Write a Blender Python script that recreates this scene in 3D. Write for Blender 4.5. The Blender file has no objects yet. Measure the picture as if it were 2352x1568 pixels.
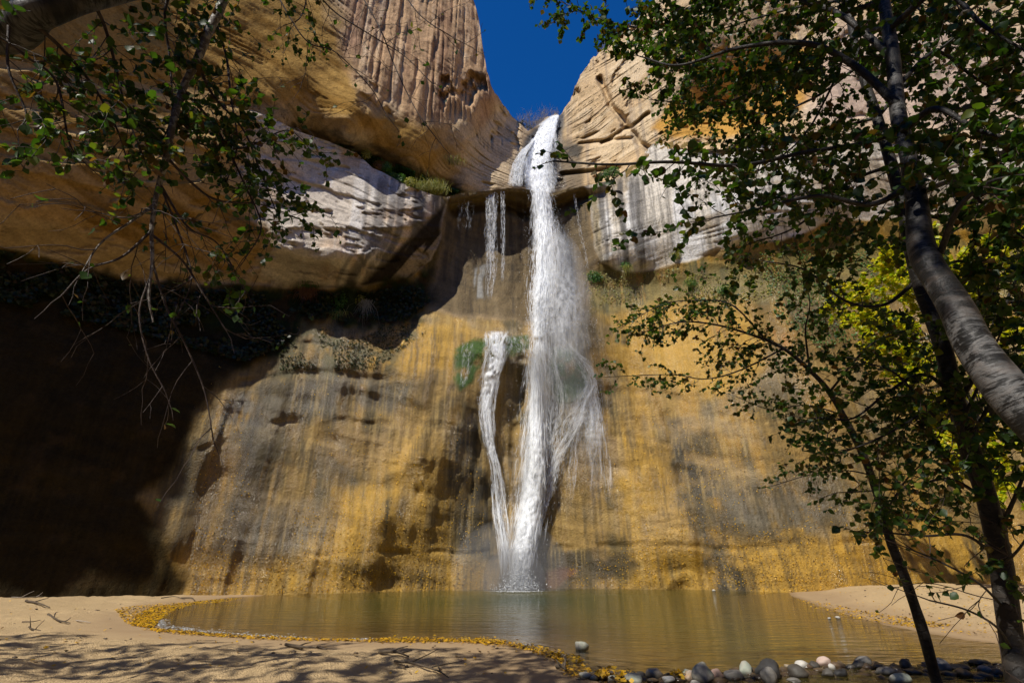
import bpy, math, random
import numpy as np
from mathutils import Vector, Matrix, Quaternion

# ------------------------------------------------------------------ camera, light, exposure
scene = bpy.context.scene
C = scene.collection
rng = np.random.default_rng(7)
random.seed(7)
PITCH = math.radians(22.46)
CAM_Z = 1.7
cam_data = bpy.data.cameras.new('camera')
cam_data.lens = 18.0; cam_data.sensor_width = 36.0; cam_data.clip_start = 0.05; cam_data.clip_end = 2000
cam = bpy.data.objects.new('camera', cam_data); C.objects.link(cam)
cam.location = (0, 0, CAM_Z); cam.rotation_euler = (math.pi/2 + PITCH, 0, 0)
scene.camera = cam
SUN_EL = math.radians(45.0)
SUN_AZ_BACK = math.radians(38.0)          # how far left of straight behind the camera
S = np.array([-math.sin(SUN_AZ_BACK)*math.cos(SUN_EL), -math.cos(SUN_AZ_BACK)*math.cos(SUN_EL), math.sin(SUN_EL)])
world = bpy.data.worlds.new('World'); scene.world = world; world.use_nodes = True
wn = world.node_tree
sky = wn.nodes.new('ShaderNodeTexSky'); sky.sky_type = 'NISHITA'; sky.sun_disc = False
sky.sun_elevation = SUN_EL
sky.sun_rotation = math.atan2(S[0], S[1])
sky.altitude = 2500; sky.air_density = 0.9; sky.dust_density = 0.0; sky.ozone_density = 6.0
_tm = wn.nodes.new('ShaderNodeMix'); _tm.data_type = 'RGBA'; _tm.blend_type = 'MULTIPLY'; _tm.inputs[0].default_value = 1
_tm.inputs[7].default_value = (0.13, 1.12, 2.0, 1)        # polarised, deep blue desert sky
wn.links.new(sky.outputs[0], _tm.inputs[6]); wn.links.new(_tm.outputs[2], wn.nodes['Background'].inputs[0])
wn.nodes['Background'].inputs[1].default_value = 0.075
sun_data = bpy.data.lights.new('sun', 'SUN'); sun_data.energy = 5.0; sun_data.angle = math.radians(0.53)
sun_data.color = (1.0, 0.94, 0.84)
sun = bpy.data.objects.new('sun', sun_data); C.objects.link(sun)
sun.rotation_euler = Vector(S).to_track_quat('Z', 'Y').to_euler(); sun.location = Vector(S)*120
vs = scene.view_settings
vs.view_transform = 'Standard'; vs.look = 'None'; vs.gamma = 1; vs.use_curve_mapping = False; vs.exposure = 0.24
scene.cycles.transparent_max_bounces = 40
scene.cycles.max_bounces = 8; scene.cycles.diffuse_bounces = 2
scene.cycles.caustics_reflective = False; scene.cycles.caustics_refractive = False

# ------------------------------------------------------------------ helpers
CT, ST = math.cos(PITCH), math.sin(PITCH)
def pix_dir(px, py):
    """photo coordinates (2352 wide) -> azimuth (rad), tan(elevation)"""
    u = (np.asarray(px, float)-1176)*0.43537; v = (784-np.asarray(py, float))*0.43537
    fwd = 512*CT - v*ST; up = v*CT + 512*ST
    return np.arctan2(u, fwd), up/np.hypot(u, fwd)
def at(px, py, r):
    a, t = pix_dir(px, py)
    return Vector((float(r*math.sin(a)), float(r*math.cos(a)), float(CAM_Z + r*t)))
def on_ground(px, py, z=0.0):
    a, t = pix_dir(px, py); r = (z-CAM_Z)/t
    return Vector((float(r*math.sin(a)), float(r*math.cos(a)), z))
def to_pix(P):
    P = np.asarray(P, float).reshape(-1, 3); x, y, z = P[:, 0], P[:, 1], P[:, 2]-CAM_Z
    d = y*CT + z*ST; u = 512*x/d; v = 512*(z*CT - y*ST)/d
    return u/0.43537+1176, 784-v/0.43537, d
def lerp(a, b, t): return a+(b-a)*t
def sstep(e0, e1, x):
    t = np.clip((x-e0)/(e1-e0), 0, 1); return t*t*(3-2*t)

def _h(i, j, k, seed):
    n = (i*374761393 + j*668265263 + k*2147483647 + seed*974634777) & 0xffffffff
    n = ((n ^ (n >> 13))*1274126177) & 0xffffffff
    n = n ^ (n >> 16)
    return (n & 0xffff)/65535.0
def vn(x, y, z, seed=0):
    """value noise 0..1"""
    x, y, z = np.broadcast_arrays(np.asarray(x, float), np.asarray(y, float), np.asarray(z, float))
    xi, yi, zi = np.floor(x).astype(np.int64), np.floor(y).astype(np.int64), np.floor(z).astype(np.int64)
    fx, fy, fz = x-xi, y-yi, z-zi
    fx = fx*fx*(3-2*fx); fy = fy*fy*(3-2*fy); fz = fz*fz*(3-2*fz)
    r = 0
    for dx in (0, 1):
        for dy in (0, 1):
            for dz in (0, 1):
                w = (fx if dx else 1-fx)*(fy if dy else 1-fy)*(fz if dz else 1-fz)
                r = r + w*_h(xi+dx, yi+dy, zi+dz, seed)
    return r
def vn2(x, y, seed=0):
    x, y = np.broadcast_arrays(np.asarray(x, float), np.asarray(y, float))
    xi, yi = np.floor(x).astype(np.int64), np.floor(y).astype(np.int64)
    fx, fy = x-xi, y-yi
    fx = fx*fx*(3-2*fx); fy = fy*fy*(3-2*fy)
    r = 0
    for dx in (0, 1):
        for dy in (0, 1):
            r = r + (fx if dx else 1-fx)*(fy if dy else 1-fy)*_h(xi+dx, yi+dy, xi*0+5, seed)
    return r
def fbm(x, y, z, oct=4, seed=0, gain=0.5):
    a, s, n = 1.0, 0, 0
    for o in range(oct):
        s = s + a*(vn(x, y, z, seed+o)-0.5); n += a; a *= gain; x, y, z = x*2.03, y*2.03, z*2.03
    return s/n*2
def fbm2(x, y, oct=4, seed=0, gain=0.5):
    a, s, n = 1.0, 0, 0
    for o in range(oct):
        s = s + a*(vn2(x, y, seed+o)-0.5); n += a; a *= gain; x, y = x*2.03, y*2.03
    return s/n*2

def poly_sdf(px, py, poly):
    """signed distance, positive inside"""
    P = np.asarray(poly, float); shp = np.shape(px); px = np.ravel(px); py = np.ravel(py)
    d2 = np.full(px.shape, 1e30); inside = np.zeros(px.shape, bool)
    for (x0, y0), (x1, y1) in zip(P, np.roll(P, -1, 0)):
        ex, ey = x1-x0, y1-y0; wx, wy = px-x0, py-y0
        t = np.clip((wx*ex+wy*ey)/(ex*ex+ey*ey+1e-12), 0, 1)
        d2 = np.minimum(d2, (wx-ex*t)**2+(wy-ey*t)**2)
        c = ((y0 > py) != (y1 > py)) & (px < (x1-x0)*(py-y0)/((y1-y0) if y1 != y0 else 1e-9)+x0)
        inside ^= c
    return (np.where(inside, 1, -1)*np.sqrt(d2)).reshape(shp)
def line_dist(px, py, pts):
    d2 = np.full(np.shape(px), 1e30); best = np.zeros(np.shape(px))
    n = len(pts)-1
    for i in range(n):
        (x0, y0), (x1, y1) = pts[i], pts[i+1]
        ex, ey = x1-x0, y1-y0; wx, wy = px-x0, py-y0
        t = np.clip((wx*ex+wy*ey)/(ex*ex+ey*ey), 0, 1)
        d = (wx-ex*t)**2+(wy-ey*t)**2
        best = np.where(d < d2, (i+t)/n, best); d2 = np.minimum(d2, d)
    return np.sqrt(d2), best

def mesh_np(name, verts, faces, mats, parent=None, smooth=True, mat_idx=None):
    """faces: (n,3) or (n,4) array, or list of arrays"""
    me = bpy.data.meshes.new(name)
    verts = np.asarray(verts, np.float32)
    if not isinstance(faces, list): faces = [faces]
    faces = [np.asarray(f, np.int32) for f in faces if len(f)]
    loops = np.concatenate([f.ravel() for f in faces])
    tot = np.concatenate([np.full(len(f), f.shape[1], np.int32) for f in faces])
    st = np.concatenate([[0], np.cumsum(tot)[:-1]]).astype(np.int32)
    me.vertices.add(len(verts)); me.vertices.foreach_set('co', verts.ravel())
    me.loops.add(len(loops)); me.loops.foreach_set('vertex_index', loops)
    me.polygons.add(len(tot)); me.polygons.foreach_set('loop_start', st)
    me.polygons.foreach_set('loop_total', tot)
    me.polygons.foreach_set('use_smooth', np.full(len(tot), smooth))
    if mat_idx is not None: me.polygons.foreach_set('material_index', np.asarray(mat_idx, np.int32))
    me.update(calc_edges=True)
    for m in (mats if isinstance(mats, (list, tuple)) else [mats]): me.materials.append(m)
    o = bpy.data.objects.new(name, me); C.objects.link(o)
    if parent is not None: o.parent = parent
    return o
def set_col(o, name, rgb):
    a = o.data.attributes.new(name, 'FLOAT_COLOR', 'POINT')
    buf = np.ones((len(rgb), 4), np.float32); buf[:, :3] = rgb; a.data.foreach_set('color', buf.ravel())
def set_f(o, name, v):
    a = o.data.attributes.new(name, 'FLOAT', 'POINT'); a.data.foreach_set('value', np.asarray(v, np.float32))
def tag(o, label=None, cat=None, group=None, kind=None):
    if label: o['label'] = label
    if cat: o['category'] = cat
    if group: o['group'] = group
    if kind: o['kind'] = kind
    return o
def empty(name, loc=(0, 0, 0)):
    o = bpy.data.objects.new(name, None); o.location = loc; o.empty_display_size = 0.2; C.objects.link(o); return o
def reparent(o, root):
    o.parent = root
    o.matrix_parent_inverse = Matrix.Translation(root.location).inverted()

# ------------------------------------------------------------------ materials
class NT:
    def __init__(s, name):
        s.m = bpy.data.materials.new(name); s.m.use_nodes = True; s.t = s.m.node_tree
        s.t.nodes.clear(); s.out = s.n('ShaderNodeOutputMaterial')
    def n(s, typ, **kw):
        nd = s.t.nodes.new(typ)
        for k, v in kw.items(): setattr(nd, k, v)
        return nd
    def set(s, nd, **kw):
        for k, v in kw.items():
            sock = nd.inputs[k.replace('_', ' ')]
            if isinstance(v, bpy.types.NodeSocket): s.t.links.new(v, sock)
            else: sock.default_value = v
        return nd
    def link(s, a, b): s.t.links.new(a, b)
    def noise(s, scale, detail=4, rough=0.5, vec=None, dist=0.0):
        n = s.n('ShaderNodeTexNoise'); s.set(n, Scale=scale, Detail=detail, Roughness=rough, Distortion=dist)
        s.link(vec if vec is not None else s.pos(), n.inputs['Vector']); return n.outputs['Fac']
    def pos(s):
        if not hasattr(s, '_p'): s._p = s.n('ShaderNodeNewGeometry').outputs['Position']
        return s._p
    def mapped(s, scale=(1, 1, 1), rot=(0, 0, 0), vec=None):
        m = s.n('ShaderNodeMapping'); m.inputs['Scale'].default_value = scale; m.inputs['Rotation'].default_value = rot
        s.link(vec if vec is not None else s.pos(), m.inputs['Vector']); return m.outputs[0]
    def ramp(s, fac, stops):
        r = s.n('ShaderNodeValToRGB'); e = r.color_ramp.elements
        while len(e) < len(stops): e.new(0.5)
        for el, (p, c) in zip(e, stops):
            el.position = p; el.color = (c, c, c, 1) if isinstance(c, (int, float)) else (*c, 1)
        s.link(fac, r.inputs[0]); return r.outputs[0]
    def math(s, op, a, b=0.5, clamp=False):
        m = s.n('ShaderNodeMath', operation=op); m.use_clamp = clamp
        for i, v in enumerate((a, b)):
            if isinstance(v, bpy.types.NodeSocket): s.link(v, m.inputs[i])
            else: m.inputs[i].default_value = v
        return m.outputs[0]
    def mix(s, fac, a, b, blend='MIX'):
        m = s.n('ShaderNodeMix', data_type='RGBA', blend_type=blend)
        for sock, v in ((m.inputs[0], fac), (m.inputs[6], a), (m.inputs[7], b)):
            if isinstance(v, bpy.types.NodeSocket): s.link(v, sock)
            elif isinstance(v, (int, float)): sock.default_value = v
            else: sock.default_value = (*v, 1)
        return m.outputs[2]
    def attr(s, name, out='Color'):
        a = s.n('ShaderNodeAttribute'); a.attribute_name = name; return a.outputs[out]
    def bump(s, h, strength=0.5, dist=0.1, normal=None):
        b = s.n('ShaderNodeBump'); s.set(b, Strength=strength, Distance=dist); s.link(h, b.inputs['Height'])
        if normal is not None: s.link(normal, b.inputs['Normal'])
        return b.outputs[0]
    def principled(s, **kw):
        p = s.n('ShaderNodeBsdfPrincipled')
        for k, v in kw.items():
            sock = p.inputs[k.replace('_', ' ')]
            if isinstance(v, bpy.types.NodeSocket): s.link(v, sock)
            elif isinstance(v, (tuple, list)) and len(v) == 3: sock.default_value = (*v, 1)
            else: sock.default_value = v
        return p.outputs[0]
    def done(s, surf, vol=None):
        if surf is not None: s.link(surf, s.out.inputs[0])
        if vol is not None: s.link(vol, s.out.inputs[1])
        return s.m

def rock_material():
    t = NT('sandstone')
    col = t.attr('albedo'); wet = t.attr('wet', 'Fac')
    g = t.noise(9.0, 6, 0.65)
    fine = t.noise(2.2, 8, 0.7)
    strk = t.noise(1.0, 5, 0.65, t.mapped((5.0, 5.0, 0.35)), .8)
    strk = t.math('ADD', t.math('MULTIPLY', t.math('SUBTRACT', strk, 0.5), t.math('ADD', t.math('MULTIPLY', wet, .8), .15)), 0.5)
    v = t.math('MULTIPLY', t.ramp(g, [(0.25, 0.62), (0.5, 1.0), (0.8, 1.3)]), t.ramp(fine, [(0.25, 0.75), (0.55, 1.0), (0.8, 1.22)]))
    v = t.math('MULTIPLY', v, t.ramp(strk, [(0.3, 0.8), (0.5, 1.0), (0.7, 1.15)]))
    v = t.math('ADD', t.math('MULTIPLY', t.math('SUBTRACT', v, 1.0), t.math('SUBTRACT', 1.0, t.math('MULTIPLY', wet, .35))), 1.0)
    vv = t.n('ShaderNodeCombineColor')
    for i in range(3): t.link(v, vv.inputs[i])
    c = t.mix(1.0, col, vv.outputs[0], 'MULTIPLY')
    sp = t.noise(26.0, 2, 0.5)
    rough = t.math('SUBTRACT', 0.92, t.math('MULTIPLY', wet, t.ramp(sp, [(0.35, 0.48), (0.62, 0.80)])))
    h = t.math('ADD', t.math('MULTIPLY', t.noise(14.0, 5, 0.7), 0.5), t.noise(3.5, 6, 0.65))
    h = t.math('ADD', h, t.math('MULTIPLY', t.noise(38.0, 3, .7), t.math('ADD', .12, t.math('MULTIPLY', wet, .1))))
    n1 = t.bump(h, 0.75, 0.12)
    return t.done(t.principled(Base_Color=c, Roughness=rough, Normal=n1, Specular_IOR_Level=t.math('ADD', 0.06, t.math('MULTIPLY', wet, 0.62))))
M_ROCK = rock_material()
# ------------------------------------------------------------------ cliff shape
def trace(pts, extend=True):
    a, t = pix_dir([p[0] for p in pts], [p[1] for p in pts]); o = np.argsort(a); return np.degrees(a[o]), t[o]
def curve(pts):
    a, t = trace(pts); return lambda ph: np.interp(ph, a, t)
# foot of the wall: a plan curve read off the waterline
_b = [(0, 1390), (215, 1381), (430, 1371), (600, 1366), (900, 1359), (1170, 1353), (1400, 1352), (1600, 1353), (1800, 1362), (2050, 1362), (2352, 1352)]
_ba, _bt = trace(_b); _br = -CAM_Z/_bt
_ba = np.concatenate([[-85, -70, -52], _ba, [55, 75, 110]]); _br = np.concatenate([[28.5, 28.2, 27.4], _br, [_br[-1]+1, _br[-1]+3, _br[-1]+6]])
_k = np.linspace(-90, 115, 400); _rk = np.interp(_k, _ba, _br)
for _ in range(30): _rk = np.convolve(np.pad(_rk, 2, 'edge'), [.1, .2, .4, .2, .1], 'valid')
r0 = lambda ph: np.interp(ph, _k, _rk)

C4 = curve([(-400, 60), (0, 110), (300, 165), (500, 215), (600, 255), (680, 300), (755, 325), (820, 352), (856, 386), (878, 395), (935, 426), (996, 448), (1027, 453), (1058, 444), (1110, 439), (1167, 432), (1207, 434), (1235, 440), (1262, 446), (1303, 434), (1374, 421), (1420, 408), (1460, 372), (1500, 330), (1550, 325), (1655, 327), (1712, 307), (1778, 298), (1950, 300), (2352, 310), (2800, 320)])
RIMPTS = [(1088, 0), (1100, 50), (1110, 118), (1118, 165), (1130, 203), (1150, 235), (1172, 262), (1195, 285), (1213, 301), (1228, 292), (1250, 276), (1272, 263), (1290, 262), (1305, 240), (1318, 205), (1332, 172), (1350, 148), (1380, 118), (1410, 90), (1440, 66), (1470, 40), (1500, 4), (1540, -50), (1600, -120)]
_ra, _rt = trace(RIMPTS)
_ra = np.concatenate([[-120, -60, -30, -12], _ra, [40, 120]]); _rt = np.concatenate([[1.75, 1.75, 1.75, 1.62], _rt, [1.75, 1.7]])
def RIM(ph):
    ph = np.asarray(ph, float)
    return np.interp(ph, _ra, _rt) + 0.012*fbm2(ph*1.4, ph*0+3, 4, 11)*np.clip((np.abs(ph-2.0))/4, 0, 1) + 0.004*fbm2(ph*8, ph*0+1, 3, 12)

low_pts = [(760,370,-.15),(860,405,-.2),(650,400,-.5),(750,450,-.55),(850,450,-.55),(940,460,-.45),(1000,468,0),(650,500,-.8),(750,520,-.95),(850,520,-.95),(930,515,-.7),(985,515,.1),(650,570,-.6),(750,590,-1.0),(830,595,-.8),(900,575,-.3),(950,570,.5),(750,628,.4),(850,630,.7),(1040,930,-.5),(960,1060,-.7),(880,1180,-.7),(810,1290,-.45),(1090,1010,.35),(1110,1150,.5),(1100,1260,.4),(700,1180,.45),(760,1060,.4),(1420,960,-.35),(1480,1100,-.7),(1560,1240,-.75),(1600,1090,.35),(1700,1220,.1),(1640,980,.4),(1960,1250,-.1),(560,1240,0.1),(0,1100,0.3),(300,1100,0.2),(600,1100,0.35),(900,1100,0.1),(1050,1090,-0.1),(1150,1100,0.6),(1270,1060,0.1),(1400,1100,-0.2),(1700,1100,0.5),(2000,1100,0.5),(2300,1100,0.6),
 (0,850,0.9),(300,850,0.8),(600,850,0.7),(900,850,0.5),(1090,850,-0.5),(1190,900,0.35),(1330,860,-0.6),(1470,870,0.3),(1700,850,0.8),(2000,850,1),(2300,850,1),
 (1150,765,-0.9),(1250,770,-1),(1330,810,-0.7),(1060,800,-0.3),(1000,745,0.6),(950,1000,0.2),(1010,930,-0.15),(1060,960,-0.25),
 (1100,695,1),(1250,690,1.1),(1000,700,1.3),(850,730,1.5),(700,720,1.6),(1400,690,1.2),(1700,690,1),(2000,650,1),(0,700,1.7),(300,730,1.8),
 (0,600,2.2),(300,645,2.3),(560,668,2.3),(700,672,2.3),(850,665,2.2),(950,650,2.1),(1060,560,1.9),(1250,560,1.8),(1400,624,1.1),(1480,624,1.1),(1700,577,1),(1900,532,1.2),(2100,522,1.3),(2352,480,1.2),
 (600,600,0.8),(300,560,0),(0,520,0),(1400,600,0.35),(1480,598,0.2),(1700,550,0),(1900,500,0),(2352,440,0),
 (300,450,-1.01875),(0,400,-1.0525),(500,350,-1.0525),
 (1027,455,0.4),(1110,442,0.4),(1167,435,0.3),(1260,450,0.4),(1374,424,0.3),(1549,330,0.5),(1700,312,0.4),(2352,300,-0.8),
 (1400,500,0),(1500,450,-0.3),(1700,430,-0.5),(2000,400,-0.9),(2352,380,-0.8),(1110,520,1.4),(1180,500,1.5),(1250,500,1.3),(1320,520,1),(1050,500,1.5),
 (0,250,-1.25545),(300,250,-1.21765),(500,240,-1.14205),(640,295,-1.2817)]
up_pts = [(1060,425,1.5),(1090,430,1.7),(1160,430,2),(1200,430,2.5),(1060,385,1.3),(1100,385,1.6),(1150,385,1.9),(1060,330,0.3),(1095,340,1.1),(1120,335,1.5),(1160,335,1.95),(1185,335,2.2),(1090,270,0.3),(1130,262,1.4),(1150,280,1.8),(1165,285,2),(1195,302,2.5),(1213,320,3.1),(1212,370,2.9),(-100,-50,-1.67125),(0,0,-1.57675),(300,0,-1.48225),(600,0,-2.0755),(800,0,-1.8865),(950,0,-1.3),(1040,0,-0.95),(1080,20,-0.5),(600,120,-1.8487),(300,120,-1.36885),(0,120,-1.40665),(300,165,-1.31215),(500,215,-1.1704),
 (950,150,-1.3),(1050,150,-0.95),(800,150,-1.7542),(900,250,-1.4896),(1040,250,-0.5),(1095,180,-0.5),(1125,230,0.2),(700,235,-1.4707),(800,325,-0.9),(950,378,0.2),
 (700,300,0),(800,345,1.4),(900,400,2.2),(960,425,2.4),(1040,445,2.8),(600,240,-1.4329),
 (1260,430,3.4),(1260,330,4.8),(1250,280,6.3),(1280,264,6.5),(1285,400,3.6),
 (1330,420,2.6),(1300,340,4),(1300,260,5.5),(1330,180,4.6),(1400,100,3.8),(1500,20,2.5),(1360,300,3.6),(1400,380,2.2),(1450,300,1.6),(1480,240,1.2),(1450,120,2.2),(1420,210,2),(1520,100,0.8),
 (1700,230,3.6),(1620,260,3),(1800,210,3.4),(1520,292,0.6),(1600,322,0.8),(1712,304,0.6),(1790,285,0.4),(1890,200,-0.2),(1915,120,-0.4),(1850,90,0.2),(1700,120,1),(1580,180,1.2),(1600,60,0.4),(1700,0,0),(1950,0,-1),(2100,150,-1),(2352,0,-1.6),(2352,250,-1),(2000,280,-0.6),(1460,374,1.3),(1500,334,0.9)]
def rbf(pts, lam=0.02):
    P = np.array(pts, float); a, t = pix_dir(P[:, 0], P[:, 1]); X = np.stack([np.degrees(a), np.degrees(np.arctan(t))], 1)
    V = P[:, 2]; n = len(V)
    def k(d2): return 0.5*d2*np.log(d2+1e-9)
    D = ((X[:, None]-X[None])**2).sum(-1)
    A = np.zeros((n+3, n+3)); A[:n, :n] = k(D)+lam*np.eye(n)*20; A[:n, n] = 1; A[:n, n+1:] = X; A[n, :n] = 1; A[n+1:, :n] = X.T
    w = np.linalg.solve(A, np.concatenate([V, [0, 0, 0]]))
    def f(ph, el):
        sh = np.shape(ph); ph = np.ravel(ph); el = np.ravel(el); out = np.empty(ph.shape)
        for s in range(0, len(ph), 60000):
            a_, b_ = ph[s:s+60000], el[s:s+60000]
            d2 = (a_[:, None]-X[None, :, 0])**2+(b_[:, None]-X[None, :, 1])**2
            out[s:s+60000] = k(d2) @ w[:n] + w[n] + w[n+1]*a_ + w[n+2]*b_
        return out.reshape(sh)
    return f
base_pts = [(x, y+2, 0) for x, y in _b] + [(x, y-35, 0.12) for x, y in _b]
F_low = rbf(low_pts+base_pts); F_up = rbf(up_pts)
_ga = np.linspace(-60, 60, 361); _ge = np.linspace(-6, 72, 235)
_GA, _GE = np.meshgrid(_ga, _ge, indexing='ij')
_GL, _GU = F_low(_GA, np.minimum(_GE, 60)), F_up(_GA, np.clip(_GE, 25, 60))
def bil(G, ph, el):
    i = np.clip((ph+60)/120*360, 0, 359.999); j = np.clip((el+6)/78*234, 0, 233.999)
    i0 = i.astype(int); j0 = j.astype(int); fi = i-i0; fj = j-j0
    return (G[i0, j0]*(1-fi)+G[i0+1, j0]*fi)*(1-fj)+(G[i0, j0+1]*(1-fi)+G[i0+1, j0+1]*fi)*fj
def R_low(ph, t): return r0(ph)+bil(_GL, np.clip(ph, -50, 50), np.degrees(np.arctan(t)))
def R_up(ph, t): return r0(ph)+np.clip(bil(_GU, np.clip(ph, -50, 50), np.degrees(np.arctan(t))), -9.5, 12)

# horn of the alcove left of the view: its near edge (azimuth as a function of height)
SHADOW_EDGE = [(-150, 1392), (0, 1388), (330, 1372), (380, 1372), (432, 1330), (400, 1290), (350, 1230), (322, 1150), (345, 1120), (400, 1085), (430, 1060), (455, 990), (500, 900), (560, 862), (625, 835), (645, 790), (700, 742)]
_hz = []
for _x, _y in SHADOW_EDGE:
    _a, _t = pix_dir(_x, _y); _p = at(_x, _y, float(R_low(np.degrees(_a), _t))); _d = S
    _A = _d[0]**2+_d[1]**2; _B = 2*(_p.x*_d[0]+_p.y*_d[1]); _Cc = _p.x**2+_p.y**2-28.6**2
    _l = (-_B+math.sqrt(max(_B*_B-4*_A*_Cc, 0)))/(2*_A)
    _hz.append((_p.z+_l*_d[2], math.degrees(math.atan2(_p.x+_l*_d[0], _p.y+_l*_d[1]))))
print('HORN', [(round(a, 1), round(b, 1)) for a, b in _hz])
_hz.sort()
HORN = [(-5, _hz[0][1])]+_hz+[(_hz[-1][0]+10, _hz[-1][1]-1.5), (90, _hz[-1][1]-3)]
_zz = np.linspace(-5, 90, 400); _hh = np.interp(_zz, [h[0] for h in HORN], [h[1] for h in HORN])
for _ in range(3): _hh = np.convolve(np.pad(_hh, 1, 'edge'), [.25, .5, .25], 'valid')
def horn(z): return np.interp(z, _zz, _hh)

def region(px, py, poly, feather, warp=18, seed=50, wsc=0.02):
    wx = px+warp*fbm2(px*wsc, py*wsc, 3, seed); wy = py+warp*fbm2(px*wsc, py*wsc, 3, seed+9)
    return sstep(-feather, feather, poly_sdf(wx, wy, poly))

def make_grid(low, ncol=1040, nrow=380):
    phs = np.concatenate([np.linspace(-86, -58, 46)[:-1], np.linspace(-58, 58, ncol), np.linspace(58, 100, 46)[1:]])
    v = np.linspace(0, 1, nrow)
    PH, V = np.meshgrid(phs, v, indexing='ij')
    if low:
        t0 = -(CAM_Z+1.0)/r0(phs); t1 = C4(phs)
    else:
        t0 = C4(phs)-0.02; t1 = RIM(phs); t1 = np.maximum(t1, t0+0.05)
    T = t0[:, None]+(t1-t0)[:, None]*V
    R = (R_low if low else R_up)(PH, T)
    if not low:      # away from the hanging garden the two sheets run into one another
        c4 = C4(phs); dl = R_low(phs, c4)-R_up(phs, c4)
        w_ = 1-sstep(-33, -27, phs)*(1-sstep(12.5, 16, phs))
        R = R+(dl*w_)[:, None]*np.exp(-np.maximum(T-c4[:, None], 0)/.07)
    return phs, PH, T, R

def horn_map(PH, Z):
    """columns beyond -57 close up on the edge, the last ones fold back away from the alcove along the horn's edge"""
    hz = horn(Z)
    u = np.clip((PH+57)/(-23), 0, 1)
    ph2 = np.where(PH > -57, PH, lerp(-57, hz, u))
    fold = np.clip((-80-PH)/6, 0, 1)             # 0..1
    return ph2, fold

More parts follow.
